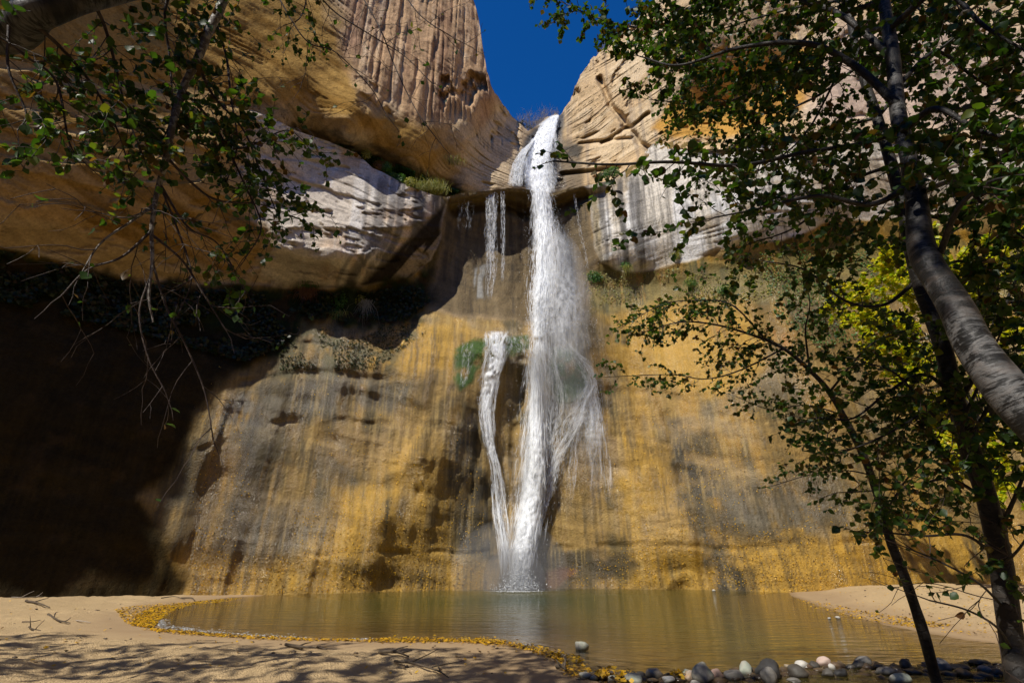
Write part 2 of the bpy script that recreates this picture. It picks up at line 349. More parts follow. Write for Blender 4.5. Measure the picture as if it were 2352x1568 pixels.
def cliff_fields(low):
    phs, PH, T, R = make_grid(low, 820, 300 if low else 245)
    R = lerp(R, np.where(PH < -57, 28.6, R), sstep(-57, -72, PH))
    Z = CAM_Z+R*T; X = R*np.sin(np.radians(PH)); Y = R*np.cos(np.radians(PH))
    px, py, d = to_pix(np.stack([X, Y, Z], -1)); px = px.reshape(R.shape); py = py.reshape(R.shape)
    front = (np.abs(PH) < 60)
    px = np.where(front, px, np.where(PH < 0, -600, 2900)); py = np.where(front, py, 784-(T-0.41)*1100)
    A = PH*0.5                     # metres-ish along the wall
    # --- regions in the wall's own unrolled coordinates
    lowm = np.ones_like(R) if low else np.zeros_like(R)
    lip_l = [(-300, 555), (0, 568), (150, 598), (300, 640), (560, 655), (700, 660), (800, 662), (870, 650), (930, 640), (985, 600), (1010, 540), (1022, 490), (1030, 450)]
    lip_r = [(1355, 440), (1368, 560), (1385, 605), (1420, 620), (1500, 618), (1600, 590), (1700, 562), (1800, 548), (1900, 510), (1960, 500), (2060, 505), (2352, 470), (2700, 460)]
    m = {}
    m['bandL'] = region(px, py, lip_l+[(1010, 430), (900, 330), (600, 100), (-300, 0)], 5, 8)*lowm
    m['bandR'] = region(px, py, lip_r+[(2700, 100), (1400, 300), (1340, 420)], 5, 8, 60)*lowm
    m['center'] = region(px, py, [(1022, 440), (1022, 560), (1000, 640), (960, 700), (1060, 720), (1200, 740), (1340, 740), (1360, 640), (1380, 600), (1362, 540), (1345, 400), (1200, 400)], 10, 14, 61)*lowm
    m['moss'] = region(px, py, [(-300, 560), (0, 568), (300, 645), (560, 665), (850, 665), (985, 610), (1000, 700), (940, 745), (700, 745), (640, 800), (560, 830), (430, 790), (300, 760), (100, 700), (-300, 690)], 16, 30, 62)*lowm
    m['orangeL'] = region(px, py, [(-600, 600), (0, 560), (300, 630), (560, 645), (620, 560), (560, 400), (580, 250), (700, 240), (860, 330), (1000, 400), (1040, 330), (830, 230), (760, 0), (-600, -300)], 25, 30, 63)
    m['nose'] = region(px, py, [(790, -50), (800, 120), (860, 230), (1000, 280), (1130, 280), (1150, 200), (1120, -200), (800, -200)], 30, 30, 64)*(1-lowm)
    m['rockunder'] = region(px, py, [(560, 240), (700, 235), (760, 290), (850, 330), (960, 380), (1060, 420), (1030, 450), (860, 400), (760, 340), (640, 320)], 8, 12, 65)
    m['recessR'] = region(px, py, [(1500, 300), (1530, 240), (1600, 180), (1700, 130), (1840, 100), (1915, 110), (1900, 200), (1840, 262), (1780, 292), (1712, 300), (1655, 320), (1550, 318)], 9, 14, 66)*(1-lowm)
    m['lowwall'] = (1-m['bandL'])*(1-m['bandR'])*(1-m['center'])*lowm
    # --- relief, metres along the view radius (positive = farther)
    dsp = np.zeros_like(R)
    dsp += 0.35*fbm(X/5, Y/5, Z/4, 4, 1)*sstep(0.2, 3.0, Z)
    dsp += 0.10*fbm(X/1.3, Y/1.3, Z/1.3, 4, 5)*(0.4+0.6*(1-m['lowwall']))
    # cross-bedding: thin beds whose dip changes from set to set
    dipn = fbm(X/7, Y/7, Z/3.5, 2, 20)
    s = Z*1.0 + 0.22*X*np.where(PH < 0, 1, -0.6) + 1.3*dipn
    beds = np.abs(vn2(s*5.0, A*0.12, 31)-0.5)*2; beds2 = vn2(s*13, A*0.25, 33)
    led = 1-sstep(0.0, 0.22, beds)
    upm = (1-lowm)
    bedamt = 0.03*m['lowwall'] + 0.10*m['bandL'] + 0.11*m['bandR'] + 0.03*m['center'] + upm*(0.12-0.08*m['nose']-0.08*m['recessR'])-0.05*m['orangeL']
    scal = 0.25+0.75*sstep(-0.1, 0.35, fbm(X/3, Y/3, Z/2, 3, 36))
    dsp += bedamt*(led*0.9+0.45*(beds2-0.5)+0.5*(vn2(s*2.2, A*0.1, 35)-0.5))*scal
    # flakes on the pale bulge
    fl = fbm2((px+py*0.9)*0.010, (py-px*0.18)*0.045, 4, 71)
    dsp += m['bandL']*0.26*(sstep(-0.03, 0.03, fl)-0.5)*sstep(430, 560, py)*sstep(560, 700, px)
    dsp += m['bandL']*0.18*(sstep(-0.03, 0.03, fbm2((px+py)*0.006, (py-px*0.2)*0.03, 4, 72))-0.5)
    # vertical flutes
    flt = fbm2((PH+.7*fbm(X/3, Y/3, Z/4, 3, 47))*1.1, Z*0.07+3, 3, 41)
    dsp += 0.12*flt*m['nose']+0.20*m['nose']*np.abs(fbm(X/.9, Y/.9, Z/2.2, 4, 46)) + 0.12*flt*m['center'] + 0.22*fbm2((PH-np.where(PH > 3, 1, -1)*(20-Z)*.22)*.5, Z*0.10, 3, 42)*m['lowwall'] + 0.16*fbm2(A*.12, Z*.9+.15*X, 3, 48)*m['lowwall']
    dsp += 0.15*m['nose']*(1-sstep(0.0, 0.2, np.abs(fbm2(PH*0.9, Z*0.06+8, 3, 43))))
    # pockets and ragged holes near the notch, on both shoulders
    pk = region(px, py, [(980, 200), (1060, 120), (1120, 180), (1150, 240), (1150, 330), (1050, 300)], 20, 25, 67)*upm + region(px, py, [(1310, 170), (1400, 120), (1450, 200), (1420, 330), (1340, 300)], 25, 25, 68)*upm
    pkn = fbm(X/1.1, Y/1.1, Z/1.8, 4, 44)
    dsp += pk*0.6*sstep(0.12, 0.4, pkn)
    dsp += upm*0.4*sstep(0.22, 0.45, fbm(X/2.2, Y/2.2, Z/1.6, 4, 45))*(1-m['nose'])*(1-m['orangeL'])
    # shoulder cracks right of the notch
    for pts, w, dep in (([(1375, 180), (1400, 240), (1440, 290), (1470, 330), (1500, 345)], 11, 1.0), ([(1330, 330), (1400, 322), (1450, 318)], 7, .5), ([(1290, 400), (1340, 395), (1420, 385)], 9, .8), ([(1380, 330), (1450, 290), (1490, 260)], 7, .6)):
        dd, _ = line_dist(px+8*fbm2(px*.03, py*.03, 3, 80), py, pts); dsp += upm*dep*(1-sstep(0, w, dd))
    # lower wall: horizontal breaks, hollow, little arch at the waterline
    if low:
        for pts, w, dep in (([(640, 790), (720, 792), (830, 800)], 8, .22), ([(560, 880), (700, 855), (830, 870), (960, 860)], 14, .25), ([(430, 1040), (620, 970), (900, 975)], 12, .18), ([(700, 1270), (1130, 1268)], 7, .15),
                            ([(1240, 1260), (1500, 1248), (1700, 1262), (1950, 1248)], 9, .16), ([(1780, 1246), (1900, 1240), (2020, 1246)], 5, .2), ([(940, 900), (1000, 950), (960, 1040), (880, 1100)], 22, -.22), ([(960, 1130), (1000, 1060), (1040, 1080), (1030, 1120)], 16, .3),
                            ([(1080, 960), (1100, 1050), (1130, 1160), (1140, 1280)], 14, .35), ([(1200, 830), (1185, 960), (1180, 1100)], 16, .4), ([(1530, 960), (1560, 1100), (1610, 1230), (1620, 1340)], 16, .25), ([(1400, 900), (1500, 895), (1660, 960)], 13, .2)):
            dd, _ = line_dist(px+12*fbm2(px*.012, py*.012, 3, 82), py+9*fbm2(px*.015, py*.015, 3, 83), pts); dsp += dep*.62*(1-sstep(0, w*1.25, dd))*sstep(-.5, .25, fbm2(px*.02, py*.02, 2, 84))
        e = np.hypot((px-1575)/30, (py-1352)/26)
        dsp += 0.2*(1-sstep(0.3, 1.0, e))
        dsp -= 0.07*(1-sstep(0, .5, np.abs(e-1.3)))*(py < 1354)
        # ledge lip under the falls: rounded and undercut
        dl, _ = line_dist(px, py, [(1040, 452), (1110, 440), (1167, 434), (1210, 436)]); dr, _ = line_dist(px, py, [(1262, 450), (1303, 436), (1374, 424)])
        dsp -= 0.55*(1-sstep(4, 22, np.minimum(dl, dr)))
        dsp += 0.9*(1-sstep(0, 22, line_dist(px, py, [(1045, 482), (1100, 470), (1165, 470), (1205, 490)])[0]))
        dsp += 0.55*(1-sstep(0, 24, line_dist(px, py, [(1270, 478), (1310, 462), (1340, 450)])[0]))
        # bumps of hanging plants
        dsp -= m['moss']*(0.35*np.abs(fbm(X/1.2, Y/1.2, Z/1.0, 4, 90))+0.12*vn(X*5, Y*5, Z*5, 91))
    R = R+dsp
    return phs, PH, T, R, px, py, m, led, s, A

def paint(col, c, mask):
    c = np.asarray(c, float); return col+(c-col)*np.clip(mask, 0, 1)[..., None]

def cliff_colour(low, PH, T, R, px, py, m, led, s, A):
    Z = CAM_Z+R*T; X = R*np.sin(np.radians(PH)); Y = R*np.cos(np.radians(PH))
    n1 = fbm(X/2.5, Y/2.5, Z/2.5, 4, 100); n2 = fbm(X*1.5, Y*1.5, Z*1.5, 4, 104)
    # streaks follow the fall of water: nearly vertical, leaning out to either side low down
    lean = np.where(PH > 3, (py-700)/1568*np.clip((px-1250)/600, 0, 1)*7.0, -(py-900)/1568*np.clip((1000-px)/500, 0, 1)*2.0)*(py > 650)
    q = PH - lean + .35*fbm(X/2.5, Y/2.5, Z/3.0, 3, 107)
    brk = sstep(-.25, .3, fbm(X/2.0, Y/2.0, Z/1.1, 3, 125))     # streaks come and go along the face
    st1 = fbm2(q*0.7, Z*0.10, 4, 110); st2 = fbm2(q*2.6, Z*0.16+7, 3, 114)*brk; st3 = fbm2(q*6.5, Z*0.35+3, 3, 118)*brk
    hz = fbm2(A*.10, Z*.75+.25*X, 4, 126)
    bed = vn2(s*6.5, A*0.15, 130)-0.5; bed2 = fbm2(s*1.6, A*0.08, 3, 131)
    tan = np.array([.62, .44, .245]); col = np.broadcast_to(tan, R.shape+(3,)).copy()
    wet = np.zeros_like(R)
    if low:
        L = m['lowwall']
        col = paint(col, (.31, .195, .050), L)
        col = paint(col, (.41, .225, .026), L*sstep(-.05, .35, st1*.6+0.5*n1)*.8)
        col = paint(col, (.095, .072, .025), L*sstep(-.10, .22, -st1*.3+.45*fbm2(q*.4+4, Z*.22, 4, 121)+.35*n1+.35*hz)*.92)
        pt = sstep(-.15, .25, fbm2(q*.35, Z*.25, 3, 240)); col = paint(col, (.34, .26, .14), L*sstep(.0, .35, st2*.35+.6*n1-.5*hz)*.6)
        col = paint(col, (.17, .12, .05), L*sstep(.05, .4, st3*.5+.5*fbm2(q*.4, Z*.1, 2, 122))*.5*pt)
        gold = region(px, py, [(700, 1300), (760, 1180), (850, 1060), (1000, 960), (1050, 1100), (1020, 1340), (700, 1360)], 50, 60, 200) + region(px, py, [(300, 1250), (600, 1285), (1150, 1290), (1150, 1400), (300, 1400)], 25, 20, 201)
        gold += region(px, py, [(1440, 900), (1560, 1100), (1660, 1360), (1450, 1360), (1420, 1100)], 30, 40, 202) + region(px, py, [(1640, 1230), (2200, 1180), (2400, 1400), (1640, 1400)], 30, 40, 203) + region(px, py, [(960, 740), (1060, 735), (1100, 760), (1040, 840), (900, 880), (840, 850)], 16, 25, 204)
        gold += region(px, py, [(1380, 700), (1500, 680), (1700, 700), (1800, 800), (1700, 900), (1420, 880), (1390, 800)], 25, 40, 205)
        col = paint(col, (.54, .31, .035), L*np.clip(gold, 0, 1)*sstep(-.45, .1, st2+.3*n1)*.85)
        ru = region(px, py, [(1600, 690), (1860, 700), (1840, 860), (1640, 850)], 30, 40, 206)+region(px, py, [(820, 740), (900, 760), (890, 850), (840, 840)], 20, 30, 207)*.6
        col = paint(col, (.52, .23, .04), L*np.clip(ru, 0, 1)*sstep(.05, .4, st3*.7+.5*n2)*.7)
        dk = region(px, py, [(1530, 960), (1570, 960), (1660, 1250), (1720, 1360), (1640, 1370), (1570, 1150)], 14, 22, 208)
        dk += region(px, py, [(1540, 1080), (1900, 1100), (2000, 1220), (1700, 1260), (1600, 1200)], 40, 40, 209)*.85
        dk += region(px, py, [(1040, 980), (1110, 960), (1150, 1180), (1140, 1290), (1060, 1250), (1020, 1100)], 18, 25, 210)
        dk += region(px, py, [(1000, 930), (1060, 860), (1080, 900), (1010, 1000), (960, 1100), (930, 1200), (900, 1180), (960, 1030)], 10, 18, 211)*.7
        dk += region(px, py, [(560, 880), (760, 850), (1000, 870), (960, 930), (700, 950), (480, 1000)], 25, 35, 212)*.55
        dk += region(px, py, [(480, 920), (560, 900), (700, 1300), (350, 1260), (330, 1100)], 40, 40, 219)*.6
        dk += region(px, py, [(1240, 1280), (1340, 1255), (1420, 1270), (1480, 1310), (1330, 1340), (1240, 1340)], 10, 18, 213)*.8
        dk += region(px, py, [(1620, 1290), (1760, 1300), (1740, 1365), (1600, 1365)], 14, 25, 214)*.6
        dk += region(px, py, [(760, 1280), (850, 1300), (1000, 1290), (980, 1330), (780, 1330)], 10, 30, 215)*.45
        col = paint(col, (.055, .042, .018), L*np.clip(dk, 0, 1)*sstep(-.5, .15, st2+n2*.5))
        gr = region(px, py, [(560, 880), (900, 870), (960, 920), (600, 960), (480, 1000)], 25, 30, 216)+region(px, py, [(1640, 1130), (1860, 1160), (1900, 1230), (1700, 1230)], 30, 30, 217)+region(px, py, [(560, 1190), (780, 1190), (740, 1260), (520, 1260)], 25, 30, 218)
        col = paint(col, (.19, .165, .115), L*np.clip(gr, 0, 1)*.7*sstep(-.4, .1, n2+st3))
        pal = region(px, py, [(1340, 1000), (1420, 1010), (1440, 1090), (1370, 1120), (1300, 1090)], 14, 20, 220)+region(px, py, [(1440, 950), (1560, 960), (1640, 980), (1560, 1020), (1440, 1010)], 20, 20, 221)*.4+region(px, py, [(740, 1000), (960, 980), (900, 1080), (700, 1080)], 30, 30, 222)*.5+region(px, py, [(1430, 1130), (1560, 1140), (1590, 1250), (1450, 1250)], 30, 30, 223)*.6
        col = paint(col, (.48, .34, .17), L*np.clip(pal, 0, 1)*.8*sstep(-.4, .1, n2))
        red = region(px, py, [(1220, 1345), (1240, 1310), (1290, 1305), (1330, 1315), (1270, 1352)], 6, 8, 224)
        col = paint(col, (.42, .16, .075), L*red*.45)
    # fine crisp mineral runs over everything wet
        rr_ = fbm2(q*9, Z*.25+11, 3, 250); env = sstep(-.1, .3, fbm(X/2.4, Y/2.4, Z/3.5, 3, 253))
        col = paint(col, (.055, .042, .018), L*env*sstep(.12, .26, rr_)*.5); col = paint(col, (.58, .40, .13), L*(1-env)*sstep(.12, .28, -rr_)*.33)
        # algae crust below the hanging garden, green slime beside the falls
        al = region(px, py, [(1340, 620), (1500, 622), (1700, 590), (2000, 560), (2352, 560), (2352, 690), (1900, 690), (1600, 680), (1400, 720), (1340, 730)], 14, 25, 230)
        col = paint(col, (.25, .20, .065), L*al*.8); col = paint(col, (.40, .22, .05), L*al*sstep(.05, .3, st2)*.7); col = paint(col, (.10, .09, .035), L*al*sstep(.0, .25, st3+.5*n2)*.85)
        al2 = region(px, py, [(640, 740), (1000, 740), (900, 850), (760, 860), (600, 860)], 14, 25, 231)
        col = paint(col, (.13, .115, .05), L*al2*sstep(-.1, .2, n2+.5*fbm2(px*.03, py*.06, 3, 232))*.85)
        gs = region(px, py, [(1040, 800), (1090, 775), (1120, 780), (1110, 830), (1090, 880), (1060, 895), (1040, 870)], 6, 12, 233)+region(px, py, [(1160, 775), (1215, 768), (1215, 800), (1165, 822)], 5, 8, 234)+region(px, py, [(1270, 790), (1320, 800), (1345, 850), (1340, 910), (1280, 930), (1260, 860)], 10, 12, 235)
        col = paint(col, (.055, .12, .012), L*np.clip(gs, 0, 1)*sstep(-.35, .15, n2+.2))
        wet += L*(.55+.45*sstep(-.1, .3, st1+n1))*sstep(560, 700, py)
        # damp brown curtain behind the falls
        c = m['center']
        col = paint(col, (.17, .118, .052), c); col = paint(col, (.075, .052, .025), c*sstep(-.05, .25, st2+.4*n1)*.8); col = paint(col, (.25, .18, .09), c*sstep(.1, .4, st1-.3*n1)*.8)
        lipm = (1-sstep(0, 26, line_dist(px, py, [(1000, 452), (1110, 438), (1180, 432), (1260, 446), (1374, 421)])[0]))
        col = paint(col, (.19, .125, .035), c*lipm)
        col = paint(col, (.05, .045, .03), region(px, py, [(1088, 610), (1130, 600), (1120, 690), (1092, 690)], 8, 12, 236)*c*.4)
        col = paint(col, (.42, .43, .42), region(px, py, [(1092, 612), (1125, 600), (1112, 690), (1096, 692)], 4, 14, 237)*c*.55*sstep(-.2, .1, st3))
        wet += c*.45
        # pale bulge, left
        b = m['bandL']
        pale = np.array([.74, .65, .54]); col = paint(col, pale, b)
        col = paint(col, (.70, .50, .33), b*sstep(-.05, .35, n1+bed2*.5)*.7)
        col = paint(col, (.82, .79, .75), b*sstep(.0, .3, fbm2(PH*.8, Z*.2, 3, 140))*.6*sstep(640, 760, px))
        for x0, x1, w, a_ in ((880, 862, 15, .75), (905, 893, 8, .6), (925, 912, 10, .8), (968, 955, 17, .95), (1003, 996, 9, .9), (930, 870, 8, .5), (845, 830, 6, .5), (640, 636, 7, .6), (612, 606, 6, .5), (1018, 1010, 4, .7)):
            xc = x0+(x1-x0)*(py-400)/200 - 26*sstep(520, 660, py)*2; d = np.abs(px-xc+5*st3)
            col = paint(col, (.16, .15, .145), b*a_*(1-sstep(w*.5, w*1.25, d))*sstep(-.6, -.1, st3+.2)*sstep(385, 420, py))
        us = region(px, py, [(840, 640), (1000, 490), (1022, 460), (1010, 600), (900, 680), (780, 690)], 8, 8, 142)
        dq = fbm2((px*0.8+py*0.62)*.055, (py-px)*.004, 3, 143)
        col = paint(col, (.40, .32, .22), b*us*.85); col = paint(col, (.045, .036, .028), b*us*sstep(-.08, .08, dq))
        col = paint(col, (.50, .31, .10), b*m['orangeL']*.9)
        col = paint(col, (.30, .17, .04), b*m['orangeL']*sstep(-.05, .3, bed2+n1*.4)*.9)
        col = paint(col, (.56, .42, .24), b*region(px, py, [(-300, 540), (-300, 440), (0, 480), (300, 560), (560, 640), (700, 655), (300, 640), (0, 566)], 14, 10, 144)*.8)
        # pale band, right, with long dark drips
        b = m['bandR']
        col = paint(col, (.74, .67, .56), b); col = paint(col, (.82, .81, .79), b*sstep(-.1, .25, fbm2(PH*.5, Z*.2, 3, 150))*.8*sstep(390, 480, py))
        col = paint(col, (.50, .36, .19), b*sstep(.0, .3, n1-bed2*.4)*.55)
        col = paint(col, (.34, .27, .15), b*region(px, py, [(1330, 430), (1374, 430), (1385, 600), (1360, 600)], 6, 8, 151)*.9)
        for x0, w, a_, yb in ((1349, 5, .8, 560), (1381, 6, .8, 600), (1392, 3, .6, 560), (1409, 3, .6, 500), (1424, 8, .9, 610), (1450, 7, .85, 590), (1463, 8, .9, 610), (1476, 5, .6, 600), (1532, 7, .4, 590), (1640, 8, .25, 560)):
            xc = x0+14*sstep(430, 600, py)+0*py; d = np.abs(px-xc+3*st3)
            col = paint(col, (.14, .13, .12), b*a_*(1-sstep(w*.5, w*1.3, d))*sstep(-.7, -.2, st3+.1)*sstep(395, 425, py)*(1-sstep(yb-20, yb+15, py)))
        col = paint(col, (.13, .12, .10), b*sstep(.12, .3, fbm2(PH*6, Z*.5, 3, 152))*.5)
        # moss, then shade painted over the lower-left wall
        mm = m['moss']
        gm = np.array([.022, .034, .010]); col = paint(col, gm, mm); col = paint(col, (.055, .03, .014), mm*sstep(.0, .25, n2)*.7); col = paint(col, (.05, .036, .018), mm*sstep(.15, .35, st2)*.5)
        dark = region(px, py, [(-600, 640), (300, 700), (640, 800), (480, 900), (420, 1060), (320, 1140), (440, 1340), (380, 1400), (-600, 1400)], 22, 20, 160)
        col = paint(col, (.022, .017, .008), dark*L*.95)  # near-black shade put into the albedo inside the cast-shadow outline
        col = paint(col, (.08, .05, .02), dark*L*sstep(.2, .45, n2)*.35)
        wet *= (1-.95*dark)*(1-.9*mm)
    else:
        col = paint(col, (.50, .30, .085), m['orangeL']); col = paint(col, (.31, .165, .035), m['orangeL']*sstep(-.05, .3, bed2+n1*.4)*.8)
        nz = m['nose']
        qn = PH+.5*fbm(X/3, Y/3, Z/4, 3, 169); col = paint(col, (.62, .40, .22), nz); col = paint(col, (.76, .56, .36), nz*sstep(.0, .4, fbm2(qn*.8, Z*.10, 4, 168)+.3*n2)*.8); col = paint(col, (.30, .17, .10), nz*sstep(.0, .35, fbm2(qn*1.0+5, Z*.06, 4, 170)+.25*n2)*.75)
        col = paint(col, (.46, .27, .17), nz*sstep(.05, .35, fbm2(qn*.5+9, Z*.04, 3, 171))*.6)
        col = paint(col, (.17, .15, .125), m['rockunder']*.8*sstep(-.3, .1, n2+.1)); 
        ms = region(px, py, [(740, 322), (820, 340), (900, 370), (960, 392), (1010, 420), (1060, 434), (1110, 436), (1030, 470), (860, 430), (760, 350)], 5, 8, 172)
        col = paint(col, (.025, .05, .015), ms)
        col = paint(col, (.78, .61, .39), (1-m['orangeL'])*(1-nz)*sstep(0, .3, n1+bed2*.5)*.6*(1-m['recessR']))
        col = paint(col, (.66, .46, .25), (1-m['orangeL'])*(1-nz)*sstep(.05, .3, -n1)*.6)
        col = paint(col, (.58, .30, .05), m['recessR']*.9); col = paint(col, (.30, .14, .04), m['recessR']*sstep(0, .3, n1)*.5)
        col = paint(col, (.55, .42, .34), region(px, py, [(1900, 60), (2400, 60), (2400, 300), (1850, 290)], 30, 30, 173)*.8)
        dn = fbm2(PH*2.0, Z*.09, 4, 174)
        col = paint(col, (.20, .17, .15), (px > 1300)*sstep(.2, .45, dn)*.4*(1-m['recessR']))
        # wet dark rock of the chute and its right bank
        ch = region(px, py, [(1180, 430), (1170, 385), (1200, 330), (1228, 292), (1275, 262), (1300, 262), (1290, 300), (1285, 380), (1300, 430)], 6, 8, 175)
        rb = region(px, py, [(1278, 300), (1300, 320), (1330, 340), (1340, 440), (1270, 450)], 10, 10, 176)
        col = paint(col, (.06, .05, .035), ch); col = paint(col, (.17, .125, .075), rb*.85)
        col = paint(col, (.05, .045, .035), region(px, py, [(1290, 345), (1330, 330), (1345, 345), (1330, 370), (1300, 365)], 5, 12, 177)*.85*sstep(-.3, .1, n2+.1))
        wet += ch*.8+rb*.3
        col = paint(col, (.74, .58, .38), region(px, py, [(1060, 360), (1150, 240), (1213, 300), (1170, 420), (1100, 430)], 8, 8, 178)*.7)
    bedc = (1+0.22*bed+0.10*n2)[..., None]
    cr = 1-0.22*led*(1-.8*m['lowwall'])*(1-.5*m['orangeL'])
    return np.clip(col*bedc*cr[..., None]*ALB, .005, .8), np.clip(wet, 0, 1)

def surf_index(n, m_):
    i = np.arange(n-1)[:, None]*m_+np.arange(m_-1)[None]
    return np.stack([i, i+1, i+m_+1, i+m_], -1).reshape(-1, 4)

ALB = 0.84
CL = {}
for low in (True, False):
    phs, PH, T, R, px, py, m, led, s_, A_ = cliff_fields(low)
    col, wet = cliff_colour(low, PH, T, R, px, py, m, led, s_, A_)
    Z = CAM_Z+R*T
    PH2, fold = horn_map(PH, Z)
    R2 = R+fold*22
    P = np.stack([R2*np.sin(np.radians(PH2)), R2*np.cos(np.radians(PH2)), Z], -1)
    if not low:   # plateau behind the rim
        back = []
        for k_, (dr, dz) in enumerate(((1.0, .35), (3.5, .6), (12, 1.0), (45, 2.0))):
            rr = R2[:, -1]+dr
            back.append(np.stack([rr*np.sin(np.radians(PH2[:, -1])), rr*np.cos(np.radians(PH2[:, -1])), Z[:, -1]+np.where(np.abs(phs-3) < 6, .02*dr, dz)], -1)[:, None])
        P = np.concatenate([P]+back, 1); col = np.concatenate([col]+[col[:, -1:]]*4, 1); wet = np.concatenate([wet]+[wet[:, -1:]*0]*4, 1)
    n_, m_ = P.shape[:2]
    o = mesh_np('cliff_lower' if low else 'cliff_upper', P.reshape(-1, 3), surf_index(n_, m_), M_ROCK)
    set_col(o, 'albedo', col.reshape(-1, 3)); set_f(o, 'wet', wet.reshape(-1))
    o['kind'] = 'structure'
    CL[low] = (phs, T, R, P)
tag(bpy.data.objects['cliff_lower'], 'golden streaked sandstone amphitheatre wall behind the pool', None, None, 'structure')
tag(bpy.data.objects['cliff_upper'], 'upper sandstone buttresses either side of the notch', None, None, 'structure')
# ledge top joining the two sheets
phs = CL[True][0]; Pa = CL[True][3][:, -1]; Pb = CL[False][3][:, 0]
Pm = (Pa+Pb)/2; Pm[:, 2] = np.minimum(Pa[:, 2], Pb[:, 2]+.5)-.05
L = np.stack([Pa, Pm, Pb], 1)
o = mesh_np('cliff_ledge', L.reshape(-1, 3), surf_index(len(phs), 3), M_ROCK); o['kind'] = 'structure'
set_col(o, 'albedo', np.broadcast_to([.2, .14, .05], (len(phs)*3, 3))); set_f(o, 'wet', np.zeros(len(phs)*3))

def wallR(px, py, up=False):
    """radius of the finished wall along the ray through photo point"""
    a, t = pix_dir(px, py); a = np.degrees(a); phs, T, R, _ = CL[not up]
    a = np.atleast_1d(a); t = np.atleast_1d(t); out = np.empty(len(a))
    for i in range(len(a)):
        j = int(np.clip(np.searchsorted(phs, a[i]), 1, len(phs)-1))
        out[i] = np.interp(t[i], T[j], R[j])
    return out
# ------------------------------------------------------------------ pool, sand
POOL = [(660, 1352), (600, 1368), (540, 1371), (480, 1378), (420, 1391), (378, 1407), (354, 1424), (366, 1440), (440, 1450), (560, 1458), (750, 1465), (1000, 1468), (1130, 1471), (1200, 1479), (1255, 1494), (1285, 1509), (1297, 1524), (1312, 1542), (1340, 1556), (1376, 1566), (1420, 1620), (1500, 1720), (2900, 1720), (2700, 1520), (2450, 1500), (2330, 1484), (2200, 1466), (2100, 1449), (1980, 1422), (1900, 1398), (1840, 1378), (1815, 1366), (1800, 1350), (1600, 1345), (1170, 1345), (900, 1350)]
_pw = [on_ground(x, y) for x, y in POOL]; POOLW = [(p.x, p.y) for p in _pw]
def shore_d(X, Y):
    """>0 inside the water"""
    return poly_sdf(X, Y, POOLW)+0.10*fbm2(X*1.1, Y*1.1, 3, 300)
def ground_h(X, Y, d=None):
    if d is None: d = shore_d(X, Y)
    o = np.maximum(-d, 0)
    h = np.where(d > 0, -0.09*d-0.0*d, 0.035*o)
    h = np.where(d > 0, np.maximum(h, -0.55-0.35*sstep(2, 7, d)), h)
    h = np.minimum(h, 0.16+0.012*o)
    # outflow stays shallow by the stones
    rr = np.hypot(X, Y); h = np.where((d > 0) & (rr < 12), np.maximum(h, -0.20-0.05*(rr-10)), h)
    # bar in front of the wall on the right
    h += np.where(d < 0, 0.35*sstep(0, 3, o)*np.exp(-((X-15)/6)**2-((Y-22)/4)**2), 0)
    tr = sstep(0.9, 2.6, o+0.5*fbm2(X*.5, Y*.5, 3, 301))
    h += tr*(0.08*fbm2(X*1.6, Y*1.6, 4, 302)+0.06*np.abs(fbm2(X*4.5, Y*4.5, 3, 306)))+(1-tr)*0.006*fbm2(X*3, Y*3, 3, 304)*(d < 0)
    h += 0.10*tr*fbm2(X*.35, Y*.35, 2, 305)
    return h
def ax(a, b, n, p=1.0): return np.linspace(a, b, n)
xs = np.concatenate([np.linspace(-90, -30, 13)[:-1], np.linspace(-30, 34, 340), np.linspace(34, 100, 14)[1:]])
ys = np.concatenate([np.linspace(-110, -6, 22)[:-1], np.linspace(-6, 6, 40)[:-1], np.linspace(6, 18, 210)[:-1], np.linspace(18, 36, 100), np.linspace(36, 80, 8)[1:]])
X, Y = np.meshgrid(xs, ys, indexing='ij'); D = shore_d(X, Y); H = ground_h(X, Y, D)
g = mesh_np('sand_ground', np.stack([X, Y, H], -1).reshape(-1, 3), surf_index(len(xs), len(ys))[:, ::-1], [])
o_ = np.maximum(-D, 0); trf = sstep(0.9, 2.6, o_+0.5*fbm2(X*.5, Y*.5, 3, 301))
set_f(g, 'dry', trf.reshape(-1)); set_f(g, 'depth', np.clip(D, -3, 9).reshape(-1)); g['kind'] = 'structure'; g['label'] = 'pale trampled sand bank around the pool'
t = NT('sand')
dry = t.attr('dry', 'Fac'); dep = t.attr('depth', 'Fac')
n1 = t.noise(1.2, 5, 0.6); n2 = t.noise(22, 4, 0.7)
cs = t.mix(dry, (.30, .205, .11), (.57, .41, .215))
cs = t.mix(t.ramp(n1, [(.35, 0.0), (.7, .35)]), cs, (.44, .32, .18))
cs = t.mix(t.ramp(n2, [(.3, .35), (.5, 0.0)]), cs, (.28, .2, .12))
cs = t.mix(t.ramp(t.math('MULTIPLY', dep, 0.2), [(0.0, 0.0), (.05, .25), (.8, .8)]), cs, (.17, .125, .035))
wetl = t.ramp(t.math('ADD', dep, 0.5), [(0.15, 0.0), (.42, 1.0)])
cs = t.mix(t.math('MULTIPLY', wetl, .45), cs, (.16, .10, .05))
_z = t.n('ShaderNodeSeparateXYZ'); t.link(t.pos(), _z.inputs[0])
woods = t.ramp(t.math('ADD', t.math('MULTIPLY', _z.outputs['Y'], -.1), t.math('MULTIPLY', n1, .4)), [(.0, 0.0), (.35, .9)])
cs = t.mix(woods, cs, (.07, .05, .028))          # leaf mould back from the water, darkened to cut bounce off unseen ground
hh = t.math('ADD', t.math('MULTIPLY', t.noise(9, 6, .7), .6), t.noise(40, 3, .6))
